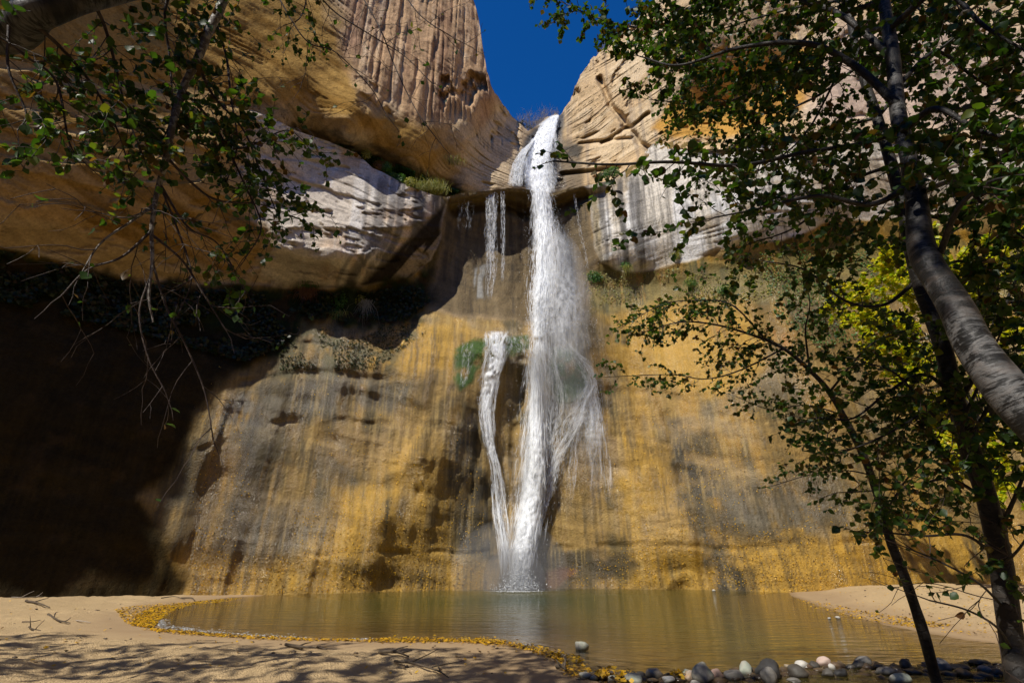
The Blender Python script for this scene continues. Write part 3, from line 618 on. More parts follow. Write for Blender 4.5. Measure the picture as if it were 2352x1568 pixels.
t.done(t.principled(Base_Color=cs, Roughness=t.math('SUBTRACT', .95, t.math('MULTIPLY', wetl, .35)), Specular_IOR_Level=.25, Normal=t.bump(hh, t.math('ADD', .3, t.math('MULTIPLY', dry, .7)), .06)))
g.data.materials.append(t.m)

wx = np.linspace(-26, 34, 200); wy = np.concatenate([np.linspace(-4, 7, 12)[:-1], np.linspace(7, 31.5, 150)])
X, Y = np.meshgrid(wx, wy, indexing='ij'); D = shore_d(X, Y)
w = mesh_np('pool_water', np.stack([X, Y, 0*X], -1).reshape(-1, 3), surf_index(len(wx), len(wy))[:, ::-1], [])
w['kind'] = 'structure'; w['label'] = 'olive green plunge pool at the foot of the falls'
base_fall = on_ground(1185, 1353)
turb = np.exp(-np.hypot(X-base_fall.x, (Y-base_fall.y)*1.0)/4.5)
set_f(w, 'depth', np.clip(np.minimum(-ground_h(X, Y, D), 2), -1, 2).reshape(-1)); set_f(w, 'turb', turb.reshape(-1))
t = NT('pool_water')
dep = t.attr('depth', 'Fac'); tb = t.attr('turb', 'Fac')
mur = t.ramp(dep, [(0.0, 0.0), (.10, .06), (.40, .48), (.9, .86)])
wv = t.mapped((0.8, 3.2, 1), rot=(0, 0, .06))
rip = t.math('ADD', t.noise(.9, 3, .5, wv, .5), t.math('MULTIPLY', t.noise(3.2, 3, .6, wv), .22))
rip = t.math('ADD', rip, t.math('MULTIPLY', t.math('MULTIPLY', t.noise(5.0, 4, .7), tb), 2.0))
bn = t.bump(rip, .7, .10)
tr = t.n('ShaderNodeBsdfTransparent'); tr.inputs[0].default_value = (.96, .93, .80, 1)
df = t.n('ShaderNodeBsdfDiffuse')
t.link(t.mix(t.ramp(dep, [(.1, 0.0), (.8, 1.0)]), (.21, .165, .042), (.042, .062, .013)), df.inputs[0])
m1 = t.n('ShaderNodeMixShader'); t.link(mur, m1.inputs[0]); t.link(tr.outputs[0], m1.inputs[1]); t.link(df.outputs[0], m1.inputs[2])
gl = t.n('ShaderNodeBsdfGlossy'); t.set(gl, Roughness=.04); t.link(bn, gl.inputs['Normal'])
fr = t.n('ShaderNodeFresnel'); t.set(fr, IOR=1.33); t.link(bn, fr.inputs['Normal'])
m2 = t.n('ShaderNodeMixShader'); t.link(fr.outputs[0], m2.inputs[0]); t.link(m1.outputs[0], m2.inputs[1]); t.link(gl.outputs[0], m2.inputs[2])
t.done(m2.outputs[0]); w.data.materials.append(t.m)

# unseen canyon walls, raised and darkened to cut sky fill around the viewer
def side_wall(name, pts, h, seed, label):
    pts = np.array(pts, float); seg = np.r_[0, np.cumsum(np.hypot(*np.diff(pts, axis=0).T))]
    u = np.linspace(0, seg[-1], int(seg[-1]/1.2)); px_ = np.interp(u, seg, pts[:, 0]); py_ = np.interp(u, seg, pts[:, 1])
    tx, ty = np.gradient(px_), np.gradient(py_); l = np.hypot(tx, ty); nx, ny = ty/l, -tx/l
    z = np.linspace(-1, 1, 36)
    U, V = np.meshgrid(u, z, indexing='ij'); hh_ = h*(1+.25*fbm2(u*.03, u*0, 3, seed))
    Zz = np.where(V < .8, (V+1)/1.8*hh_[:, None], hh_[:, None]+(V-.8)*4)
    off = 2.5*fbm2(U*.12, Zz*.10, 5, seed+1)-np.where(V > .8, (V-.8)*120, 0)-.12*Zz
    Pp = np.stack([px_[:, None]+nx[:, None]*off, py_[:, None]+ny[:, None]*off, Zz-1], -1)
    o = mesh_np(name, Pp.reshape(-1, 3), surf_index(len(u), len(z)), M_ROCK); o['kind'] = 'structure'; o['label'] = label
    c_ = np.array([.13, .095, .05])*(1+.3*fbm2(U*.3, Zz*.5, 4, seed+5))[..., None]  # kept dark so the sunlit side sends little bounce back
    set_col(o, 'albedo', c_.reshape(-1, 3)); set_f(o, 'wet', np.zeros(Pp.shape[0]*Pp.shape[1]))
side_wall('sky_block_wall', [(45, 22), (48, 0), (42, -40), (40, -62)], 52, 400, 'unseen dark canyon wall added on the sunny side')
side_wall('sky_block_wall', [(-56, -62), (-60, -40), (-54, -20), (-50, 10)], 42, 420, 'unseen canyon wall raised on the shaded side to block sky')
side_wall('sky_block_wall', [(46, -60), (15, -70), (-20, -68), (-60, -58)], 40, 440, 'added dark wall closing off the sky behind the viewer')
# ------------------------------------------------------------------ falling water
def water_mat(name, alpha, streak=(14, 14, .6), lo=.35, hi=.7, body=(.95, .97, .99)):
    t = NT(name)
    d = t.n('ShaderNodeBsdfDiffuse'); d.inputs[0].default_value = (*body, 1)
    tl = t.n('ShaderNodeBsdfTranslucent'); tl.inputs[0].default_value = (.9, .93, .95, 1)
    a = t.n('ShaderNodeMixShader'); a.inputs[0].default_value = .22; t.link(d.outputs[0], a.inputs[1]); t.link(tl.outputs[0], a.inputs[2])
    gl = t.n('ShaderNodeBsdfGlossy'); t.set(gl, Roughness=.25)
    b = t.n('ShaderNodeMixShader'); b.inputs[0].default_value = .015; t.link(a.outputs[0], b.inputs[1]); t.link(gl.outputs[0], b.inputs[2])
    tr = t.n('ShaderNodeBsdfTransparent')
    m = t.n('ShaderNodeMixShader'); t.link(tr.outputs[0], m.inputs[1]); t.link(b.outputs[0], m.inputs[2])
    f = t.ramp(t.noise(1.0, 5, .65, t.mapped(streak)), [(lo, 0.0), (hi, 1.0)])
    e = t.attr('edge', 'Fac')
    t.link(t.math('MULTIPLY', t.math('MULTIPLY', f, e), alpha, True), m.inputs[0])
    return t.done(m.outputs[0])
M_SHEET = water_mat('falling_water', 1.3, (6, 6, 2.0), .30, .60)
M_STRAND = water_mat('water_strand', .7, (3, 3, 3), -.5, .2)
M_VEIL = water_mat('water_veil', .5, (5, 5, 1.0), .34, .72)
M_DROP = water_mat('water_drop', .9, (1, 1, 1), -1, 0)

def path3(pts, off=0.25, up=False, rfix=None):
    """photo points with width -> 3D centre line and half widths; sits off in front of the wall unless a radius is given"""
    out = []
    for i, p in enumerate(pts):
        x, y, w = p[:3]
        r = p[3] if len(p) > 3 else float(wallR(x, y, up)[0])-off
        c = at(x, y, r); h = (at(x+w/2, y, r)-at(x-w/2, y, r)).length/2
        out.append((c.x, c.y, c.z, h))
    P = np.array(out); u = np.linspace(0, 1, len(P)); uu = np.linspace(0, 1, (len(P)-1)*14+1)
    Q = np.stack([np.interp(uu, u, P[:, k]) for k in range(4)], 1)
    for _ in range(14): Q[1:-1] = .25*Q[:-2]+.5*Q[1:-1]+.25*Q[2:]
    return Q
def samp(Q, u):
    f = np.clip(u, 0, 1)*(len(Q)-1); i = np.minimum(f.astype(int), len(Q)-2); w = (f-i)[..., None]
    return Q[i]*(1-w)+Q[i+1]*w
def strands(name, Q, n, parent, lmin=.5, lmax=3.0, wid=.035, spread=1.0, depth=.15, mat=None, gauss=True, drift=.25, ubias=1.0, edge=1.0, meander=.12, endf=.9):
    """many tapering threads of water running along the path"""
    L = np.sum(np.linalg.norm(np.diff(Q[:, :3], axis=0), axis=1)); K = 4
    n = int(n*2.0); u0 = rng.random(n)**ubias; ln = (lmin+(lmax-lmin)*rng.random(n)**1.6)/L
    s0 = (rng.normal(0, .42, n) if gauss else rng.uniform(-1, 1, n)).clip(-1.25, 1.25)*spread
    ds = rng.normal(0, drift, n)*.45; dd = rng.normal(0, depth, n); w = wid*(.4+1.2*rng.random(n)**1.5)
    w = w*.42; ln = ln*(.25+.45*rng.random(n))
    k = np.linspace(0, 1, K); U = u0[:, None]+ln[:, None]*k
    V = samp(Q, np.clip(U, 0, 1)); c = V[..., :3].copy(); hw = V[..., 3]
    tang = samp(Q, np.clip(U+.01, 0, 1))[..., :3]-samp(Q, np.clip(U-.01, 0, 1))[..., :3]
    ra = c.copy(); ra[..., 2] = 0; ra /= np.linalg.norm(ra, axis=-1, keepdims=True)
    side = np.stack([ra[..., 1], -ra[..., 0], 0*ra[..., 0]], -1)
    S_ = s0[:, None]+ds[:, None]*k+meander*(vn2(U*L*.8, s0[:, None]*4+U*0, 5)-.5)
    c += side*(S_*hw)[..., None] - ra*(dd[:, None]*np.ones(K)[None])[..., None]
    keep = (U <= 1.0)
    prof = np.sin(np.pi*np.clip(k*.96+.02, 0, 1))**.7
    W = (w[:, None]*prof[None])
    # thin ribbons with a raised middle, facing out from the wall
    tilt = rng.normal(0, .35, n)[:, None]
    v = []
    for a, h_ in ((-1, 0), (0, .5), (1, 0)):
        v.append(c+side*(W*a)[..., None]-ra*(W*(h_+a*tilt))[..., None])
    v = np.stack(v, 2)                                       # n,K,3,3
    nv = n*K*3; idx = np.arange(nv).reshape(n, K, 3); F = []
    for a in range(2):
        F.append(np.stack([idx[:, :-1, a], idx[:, :-1, a+1], idx[:, 1:, a+1], idx[:, 1:, a]], -1)[(keep[:, 1:])])
    o = mesh_np(name, v.reshape(-1, 3), np.concatenate(F).reshape(-1, 4), mat or M_STRAND, parent)
    e = edge*(1-.75*np.clip(np.abs(s0)/1.25, 0, 1)**2)[:, None]*np.sin(np.pi*np.clip(k, .0, 1))[None]**.5*(.0+1.*sstep(1.0, endf, U))*(.4+.6*sstep(0, .04, U))
    e = e[..., None]*np.array([.55, 1, .55])
    set_f(o, 'edge', e.reshape(-1)); o['kind'] = 'stuff'
    return o
def sheet(name, Q, parent, mat, bulge=.25, rag=.25, seed=0, nx=20, ny=110, soft=.35, top=.02, bot=.03):
    u = np.linspace(0, 1, ny); s = np.linspace(-1, 1, nx); U, Sx = np.meshgrid(u, s, indexing='ij')
    V = samp(Q, U); c = V[..., :3].copy(); hw = V[..., 3]
    ra = c.copy(); ra[..., 2] = 0; ra /= np.linalg.norm(ra, axis=-1, keepdims=True); side = np.stack([ra[..., 1], -ra[..., 0], 0*ra[..., 0]], -1)
    wob = 1+rag*fbm2(U*14, np.sign(Sx)*3+0*U, 3, seed)
    c += side*(Sx*hw*wob)[..., None]-ra*(bulge*np.sqrt(np.clip(1-Sx**2, 0, 1))*np.minimum(hw*2, 1)+.08*fbm2(U*30, Sx*3, 3, seed+3))[..., None]
    o = mesh_np(name, c.reshape(-1, 3), surf_index(ny, nx), mat, parent)
    e = sstep(0, soft, 1-np.abs(Sx))*sstep(0, top, U+.001)*sstep(0, bot, 1.001-U)
    set_f(o, 'edge', e.reshape(-1)); o['kind'] = 'stuff'; return o
def drops(name, cen, n, parent, size=.02, stretch=2.0):
    """loose droplets: small elongated octahedra"""
    P = np.asarray(cen); s = size*(.4+1.3*rng.random(n)**2)
    d = np.array([[1, 0, 0], [-1, 0, 0], [0, 1, 0], [0, -1, 0], [0, 0, 1], [0, 0, -1]], float); d[:, 2] *= stretch
    v = P[:, None]+d[None]*s[:, None, None]
    f = np.array([[0, 2, 4], [2, 1, 4], [1, 3, 4], [3, 0, 4], [2, 0, 5], [1, 2, 5], [3, 1, 5], [0, 3, 5]])
    o = mesh_np(name, v.reshape(-1, 3), (np.arange(n)[:, None, None]*6+f[None]).reshape(-1, 3), M_DROP, parent)
    set_f(o, 'edge', np.full(n*6, 1.0)); o['kind'] = 'stuff'; return o
def scatter_path(Q, n, spread, depth, u0=0, u1=1):
    u = rng.uniform(u0, u1, n); V = samp(Q, u); c = V[:, :3].copy(); ra = c.copy(); ra[:, 2] = 0; ra /= np.linalg.norm(ra, axis=1, keepdims=True)
    side = np.stack([ra[:, 1], -ra[:, 0], 0*u], 1)
    return c+side*(rng.normal(0, spread, n)*V[:, 3])[:, None]-ra*np.abs(rng.normal(0, depth, n))[:, None]

WF = empty('waterfall', base_fall)
tag(WF, 'tall white waterfall plunging from the notch into the pool', 'waterfall')
# the cascade that slides down the chute
q = path3([(1277, 264, 14), (1258, 285, 38), (1244, 310, 60), (1232, 340, 78), (1224, 370, 88), (1224, 400, 92), (1238, 428, 64), (1245, 446, 50)], .65, True)
for args in ((q, 2600, .5, 2.6, .03, 1.0, .06),):
    cas = strands('cascade', q, 4000, WF, .5, 2.4, .034, 1.15, .07, gauss=False, meander=.3)
qh = path3([(1281, 265, 6), (1272, 290, 14), (1262, 320, 22), (1250, 350, 30), (1240, 385, 34), (1240, 415, 36), (1246, 446, 36)], .8, True)
strands('cascade', qh, 2200, WF, .5, 2.6, .04, 1.0, .08)
sheet('cascade_sheet', q, WF, M_SHEET, .1, .2, 4, soft=.8); sheet('cascade_sheet', qh, WF, M_SHEET, .15, .3, 3)
ql = path3([(1226, 318, 8), (1205, 345, 16), (1190, 375, 22), (1185, 405, 30), (1184, 430, 30)], .45, True)
strands('cascade', ql, 2200, WF, .3, 1.5, .022, 1.1, .05, gauss=False)
q2 = path3([(1210, 400, 60), (1218, 418, 50), (1235, 436, 34)], .4, True); strands('cascade', q2, 500, WF, .3, 1.2, .03, 1.1, .05, gauss=False)
# the free plunge
rl = float(wallR(1240, 446)[0]); rb = float(wallR(1240, 770)[0])
PL = [(1238, 418, 34, rl-.75), (1243, 445, 46, rl-.95), (1248, 500, 52, rl-.8), (1251, 560, 58, rl-1.0), (1251, 620, 64, rl-1.1), (1247, 680, 66, rb-.7), (1243, 730, 60, rb-.6), (1240, 780, 58, rb-.5)]
qp = path3(PL)
strands('plunge', qp, 5200, WF, .4, 2.6, .045, 1.0, .22)
strands('plunge', path3([(x, y, w*.62, r) for x, y, w, r in PL]), 3200, WF, .5, 3.0, .05, .9, .15)
sheet('plunge_sheet', path3([(x-2, y, w*.62, r) for x, y, w, r in PL]), WF, M_SHEET, .3, .35, 7, soft=.6)
# spray drifting to the right of the plunge
SP = [(1262, 500, 60, rl-1.2), (1280, 570, 105, rl-1.3), (1292, 640, 130, rl-1.3), (1298, 720, 135, rb-.9), (1300, 800, 130, rb-.9), (1300, 860, 110, rb-.8)]
qs = path3(SP); sheet('spray', qs, WF, M_VEIL, .5, .3, 11, soft=.95, top=.25, bot=.3); sheet('spray', path3([(x-4, y, w*.7, r-.3) for x, y, w, r in SP]), WF, M_VEIL, .6, .3, 12, soft=.95, top=.25, bot=.3)
strands('spray', qs, 3000, WF, .1, .6, .014, 1.1, .5, edge=.6)
# lower veil from the bulge down into the pool
LV = [(1240, 765, 62), (1238, 810, 64), (1236, 860, 66), (1235, 910, 70), (1233, 970, 78), (1228, 1030, 84), (1222, 1090, 84), (1215, 1150, 84), (1206, 1210, 80), (1197, 1270, 74), (1190, 1320, 66), (1188, 1352, 64)]
qv = path3(LV, .45)
strands('lower_veil', qv, 2200, WF, .6, 3.4, .036, 1.0, .2)
sheet('lower_veil', qv, WF, M_VEIL, .5, .3, 15, soft=.9)
LC = [(1228, 800, 30), (1231, 880, 28), (1233, 960, 30), (1234, 1020, 36), (1232, 1080, 46), (1226, 1140, 56), (1215, 1200, 56), (1203, 1260, 54), (1197, 1310, 48), (1196, 1352, 46)]
qc = path3(LC, .8); strands('lower_veil', qc, 4200, WF, .8, 4.0, .045, .9, .15, ubias=.75); sheet('lower_sheet', qc, WF, M_SHEET, .35, .25, 17, soft=.6, top=.3); sheet('lower_sheet', path3([(x, y, w_*.75) for x, y, w_ in LC[4:]], .95), WF, M_SHEET, .3, .25, 19, soft=.7, top=.3)
# water fanning right over the bulge and joining back
for k, (pts, n, wd, off) in enumerate((([(1275, 775, 30), (1310, 800, 30), (1340, 840, 32), (1356, 880, 34), (1362, 930, 36), (1362, 990, 34), (1362, 1050, 30), (1364, 1110, 26), (1364, 1185, 14)], 1500, .026, .2),
        ([(1352, 880, 26), (1336, 930, 30), (1312, 980, 32), (1288, 1030, 34), (1266, 1080, 34), (1246, 1140, 34), (1228, 1200, 30), (1212, 1260, 26), (1206, 1340, 20)], 1700, .03, .3),
        ([(1262, 790, 24), (1272, 860, 34), (1276, 930, 44), (1270, 1000, 48), (1256, 1070, 44), (1240, 1140, 36)], 1100, .024, .3),
        ([(1372, 940, 12), (1384, 1000, 14), (1392, 1070, 18), (1396, 1130, 16), (1394, 1160, 8)], 300, .018, .12),
        ([(1330, 960, 14), (1320, 1020, 12), (1316, 1080, 14), (1312, 1130, 12), (1308, 1170, 6)], 240, .018, .12))):
    strands('side_fan', path3([(x, y, w_*1.55) for x, y, w_ in pts], off), int(n*1.2), WF, .25, 1.6, wd, 1.1, .06, gauss=(k < 3), meander=.6, endf=(.45 if k in (0, 3, 4, 5) else .75), edge=.8)
sheet('side_fan', path3([(1330, 880, 90), (1345, 950, 100), (1352, 1020, 90), (1356, 1090, 70)], .3), WF, M_VEIL, .2, .5, 23, soft=.95, top=.25, bot=.5); sheet('side_fan', path3([(1352, 870, 34), (1358, 940, 46), (1362, 1010, 38), (1364, 1100, 26)], .15), WF, M_VEIL, .1, .4, 22, soft=.8, bot=.3)
# loose drops and splash
drops('drops', np.concatenate([scatter_path(qp, 2200, .75, .6), scatter_path(qs, 1600, .55, .7), scatter_path(qv, 1400, .8, .5)]), 5200, WF, .009)
n = 2600; a = rng.uniform(0, 6.283, n); rr = np.abs(rng.normal(0, .65, n)); hz = np.abs(rng.normal(0, .6, n))*np.exp(-rr/1.4)
c0 = on_ground(1192, 1355); drops('splash', np.stack([c0.x+rr*np.cos(a)*.9, c0.y-.35+rr*np.sin(a)*.5, hz+.02], 1), n, WF, .022, 1.2)

# soft mist: closed lumps of thin vapour
def mist(name, c, r, dens, parent):
    bm_ = __import__('bmesh').new(); __import__('bmesh').ops.create_icosphere(bm_, subdivisions=3, radius=1.0)
    me = bpy.data.meshes.new(name); bm_.to_mesh(me); bm_.free()
    o = bpy.data.objects.new(name, me); C.objects.link(o); o.parent = parent
    for v_ in me.vertices: v_.co = Vector((v_.co.x*r[0]+c[0], v_.co.y*r[1]+c[1], v_.co.z*r[2]+c[2]))
    t = NT(name); pv = t.n('ShaderNodeVolumePrincipled'); t.set(pv, Density=dens, Anisotropy=.2); pv.inputs['Color'].default_value = (.95, .96, .98, 1)
    t.done(None, pv.outputs[0]); me.materials.append(t.m); o['kind'] = 'stuff'; return o
cb = on_ground(1180, 1353)
mist('mist', (cb.x-.2, cb.y-1.0, .8), (3.0, 1.1, 2.6), .2, WF)
mist('mist', (cb.x, cb.y-1.0, .5), (1.6, .9, 1.5), .4, WF)
p_ = at(1290, 680, rb-1.2); mist('mist', p_, (1.7, 1.0, 4.6), .17, WF)
p_ = at(1290, 860, rb-1.0); mist('mist', p_, (1.9, .9, 3.2), .16, WF)

# lesser falls: each its own thing
def small_fall(name, label, specs, base, shs=()):
    root = empty(name, base); tag(root, label, 'waterfall')
    for pts, n_, wd, up, off, lmax in specs:
        strands('stream', path3(pts, off, up), n_, root, .2, lmax, wd, 1.1, .06, gauss=False, meander=.6)
    for pts, off, mt in shs: sheet('sheet', path3(pts, off), root, mt, .1, .4, 31, soft=.7)
    for ch in root.children: ch.matrix_parent_inverse = Matrix.Translation(base).inverted()
    return root
rt = float(wallR(1128, 446)[0])
small_fall('side_trickle', 'thin twin trickle dripping off the brown ledge left of the main plunge', [
    ([(1128, 436, 26, rt), (1129, 470, 27, rt-.1), (1129, 520, 25, rt-.15), (1129, 580, 24, rt-.15), (1127, 640, 22, rt-.1), (1122, 690, 16, rt+.1)], 900, .016, False, 0, 1.2),
    ([(1154, 435, 9, rt), (1155, 480, 10, rt-.1), (1156, 540, 9, rt-.15), (1155, 600, 8, rt-.15), (1154, 650, 6, rt)], 260, .017, False, 0, 1.2)], at(1128, 690, rt),
    [([(1128, 438, 24, rt+.02), (1129, 520, 24, rt-.1), (1126, 600, 20, rt-.1)], 0, M_VEIL)])
rt2 = float(wallR(1075, 455)[0])
small_fall('drip_curtain', 'faint drips falling from the lip beside the grassy ledge', [
    ([(1068, 452, 36, rt2), (1068, 480, 36, rt2-.05), (1068, 530, 32, rt2-.05)], 130, .009, False, 0, .8)], at(1068, 530, rt2))
small_fall('wall_trickle', 'narrow ribbon of water sliding down brown rock right of the plunge', [
    ([(1318, 440, 5), (1328, 500, 6), (1336, 550, 7), (1346, 590, 6), (1352, 620, 4)], 170, .016, False, .06, .9)], at(1340, 600, float(wallR(1340, 600)[0])))
small_fall('lower_stream', 'separate white stream pouring over mossy rock at left of the falls', [
    ([(1144, 758, 56), (1142, 790, 60), (1136, 830, 50), (1126, 870, 46), (1117, 910, 40), (1114, 950, 34), (1120, 990, 28), (1128, 1030, 22), (1136, 1065, 22), (1142, 1110, 28), (1146, 1160, 30), (1154, 1220, 30), (1160, 1280, 30), (1164, 1340, 30)], 3600, .026, False, .14, 1.8),
    ([(1076, 785, 26), (1074, 810, 30), (1070, 850, 22), (1060, 890, 10)], 200, .013, False, .1, .8),
    ([(1180, 770, 34), (1192, 790, 40), (1200, 812, 30)], 160, .014, False, .1, .7)], on_ground(1160, 1352),
    [([(1144, 760, 50), (1138, 830, 46), (1118, 905, 34), (1120, 990, 22), (1136, 1065, 16)], .1, M_SHEET)])
for ch in WF.children: ch.matrix_parent_inverse = Matrix.Translation(WF.location).inverted()
# ------------------------------------------------------------------ trees
def bark_mat(name, base, dark, white=0.0, band=9.0):
    t = NT(name)
    tc = t.n('ShaderNodeUVMap'); uv = tc.outputs[0]
    n1 = t.noise(1.0, 4, .6, t.mapped((2.0, band*2.2, 1), vec=uv), .6)
    n2 = t.noise(6.0, 5, .6)
    f = t.ramp(n1, [(.48, 0.0), (.54, 1.0)])
    f2 = t.ramp(n2, [(.35, 0.0), (.65, 1.0)])
    c = t.mix(f, dark, base); c = t.mix(t.math('MULTIPLY', f2, .6), c, dark)
    h = t.math('ADD', t.math('MULTIPLY', f, .5), n2)
    return t.done(t.principled(Base_Color=c, Roughness=.62, Specular_IOR_Level=.35, Normal=t.bump(h, .7, .02)))
def birch_mat():
    t = NT('birch_bark'); uv = t.n('ShaderNodeUVMap').outputs[0]
    fine = t.noise(1.0, 5, .7, t.mapped((1.6, 60, 1), vec=uv), .4)
    mid = t.noise(1.0, 4, .65, t.mapped((1.8, 9, 1), vec=uv), 1.2)
    big = t.noise(2.6, 4, .6)
    f = t.ramp(t.math('ADD', t.math('MULTIPLY', mid, .55), t.math('MULTIPLY', fine, .45)), [(.47, 0.0), (.54, 1.0)])
    f = t.math('MULTIPLY', f, t.ramp(big, [(.44, .06), (.55, 1.0)]))  # large noise patches put dappled light and shade into the bark colour
    c = t.mix(f, (.009, .008, .007), (.105, .103, .10)); c = t.mix(t.math('MULTIPLY', t.ramp(mid, [(.5, 0.0), (.8, .5)]), .5), c, (.20, .13, .09))
    return t.done(t.principled(Base_Color=c, Roughness=.5, Specular_IOR_Level=.3, Normal=t.bump(t.math('ADD', fine, mid), .6, .015)))
M_BIRCH = birch_mat()
M_BARK = bark_mat('dark_bark', (.032, .026, .021), (.012, .010, .008))
M_GREYB = bark_mat('grey_bark', (.33, .31, .28), (.09, .07, .055))
M_TWIG = bark_mat('twig_bark', (.10, .07, .05), (.04, .025, .02))
def leaf_mat(name, per_obj, stops):
    t = NT(name)
    if per_obj: r = t.n('ShaderNodeObjectInfo').outputs['Random']
    else: r = t.n('ShaderNodeNewGeometry').outputs['Random Per Island']
    c = t.ramp(r, stops)
    p = t.principled(Base_Color=c, Roughness=.45, Specular_IOR_Level=.4)
    tl = t.n('ShaderNodeBsdfTranslucent'); t.link(t.mix(1.0, c, (1.9, 2.0, .7), 'MULTIPLY'), tl.inputs[0])
    m = t.n('ShaderNodeMixShader'); m.inputs[0].default_value = .42; t.link(p, m.inputs[1]); t.link(tl.outputs[0], m.inputs[2])
    return t.done(m.outputs[0])
GREEN = [(0.0, (.014, .036, .006)), (.4, (.026, .060, .008)), (.75, (.05, .095, .010)), (.84, (.11, .13, .012)), (.92, (.07, .055, .010)), (1.0, (.11, .05, .015))]
YELL = [(0.0, (.14, .24, .012)), (.3, (.34, .38, .015)), (.8, (.50, .44, .02)), (1.0, (.55, .38, .03))]
M_LEAF_O = leaf_mat('green_leaf', True, GREEN); M_LEAF_I = leaf_mat('green_foliage', False, GREEN)
M_YLEAF_O = leaf_mat('yellow_leaf', True, YELL); M_YLEAF_I = leaf_mat('yellow_foliage', False, YELL)
LEAFV = np.array([[0, 0, 0], [-.30, .14, .05], [-.46, .42, .09], [-.30, .74, .06], [0, 1.02, -.03], [.30, .74, .06], [.46, .42, .09], [.30, .14, .05], [0, .5, -.02]], float)
LEAFF = np.array([[0, 8, 1], [1, 8, 2], [2, 8, 3], [3, 8, 4], [4, 8, 5], [5, 8, 6], [6, 8, 7], [7, 8, 0]])
def leaf_mesh(name, mat, bend):
    v = LEAFV.copy(); v[:, 2] -= bend*v[:, 1]**2; v[:, 0] *= rng.uniform(.9, 1.1)
    me = bpy.data.meshes.new(name); me.from_pydata(v.tolist(), [], LEAFF.tolist()); me.materials.append(mat)
    me.polygons.foreach_set('use_smooth', [True]*8); return me
LM_G = [leaf_mesh('leaf', M_LEAF_O, b) for b in (.05, .2, .35)]; LM_Y = [leaf_mesh('leaf', M_YLEAF_O, b) for b in (.05, .25)]

def catmull(pts, n=6):
    P = np.array(pts, float); P = np.vstack([2*P[0]-P[1], P, 2*P[-1]-P[-2]]); out = []
    for i in range(1, len(P)-2):
        for k in range(n):
            u = k/n; a, b, c, d = P[i-1:i+3]
            out.append(.5*((2*b)+(-a+c)*u+(2*a-5*b+4*c-d)*u*u+(-a+3*b-3*c+d)*u**3))
    out.append(P[-2]); return np.array(out)
class Tubes:
    def __init__(s): s.v = []; s.f = []; s.uv = []; s.n = 0
    def add(s, pts, rad, sides=8, lump=0.0, seed=0):
        pts = np.asarray(pts, float); n = len(pts); rad = np.asarray(rad, float)*np.ones(n)
        t = np.gradient(pts, axis=0); t /= np.linalg.norm(t, axis=1, keepdims=True)+1e-9
        ref = np.array([0, 0, 1.0]) if abs(t[0, 2]) < .9 else np.array([1.0, 0, 0])
        a = np.cross(t[0], ref); a /= np.linalg.norm(a); A = [a]
        for i in range(1, n):
            a = A[-1]-t[i]*np.dot(A[-1], t[i]); a /= np.linalg.norm(a)+1e-9; A.append(a)
        A = np.array(A); B = np.cross(t, A); th = np.linspace(0, 2*np.pi, sides, endpoint=False)
        L = np.r_[0, np.cumsum(np.linalg.norm(np.diff(pts, axis=0), axis=1))]
        R_ = rad[:, None]*(1+lump*(vn2(L[:, None]*4, np.cos(th)[None]*1.5+5, seed)-.5)*2)
        V = pts[:, None]+A[:, None]*(np.cos(th)[None]*R_)[..., None]+B[:, None]*(np.sin(th)[None]*R_)[..., None]
        s.v.append(V.reshape(-1, 3)); idx = np.arange(n*sides).reshape(n, sides)+s.n; nx = np.roll(idx, -1, 1)
        s.f.append(np.stack([idx[:-1], nx[:-1], nx[1:], idx[1:]], -1).reshape(-1, 4)); s.n += n*sides
        s.uv.append(np.stack([np.broadcast_to(np.abs(th/np.pi-1)[None], (n, sides)), np.broadcast_to(L[:, None], (n, sides))], -1).reshape(-1, 2))
        return s
    def build(s, name, mat, parent):
        v = np.concatenate(s.v); f = np.concatenate(s.f); o = mesh_np(name, v, f, mat, parent)
        uv = np.concatenate(s.uv); l = o.data.uv_layers.new(name='UVMap'); l.data.foreach_set('uv', uv[f.ravel()].astype(np.float32).ravel()); return o

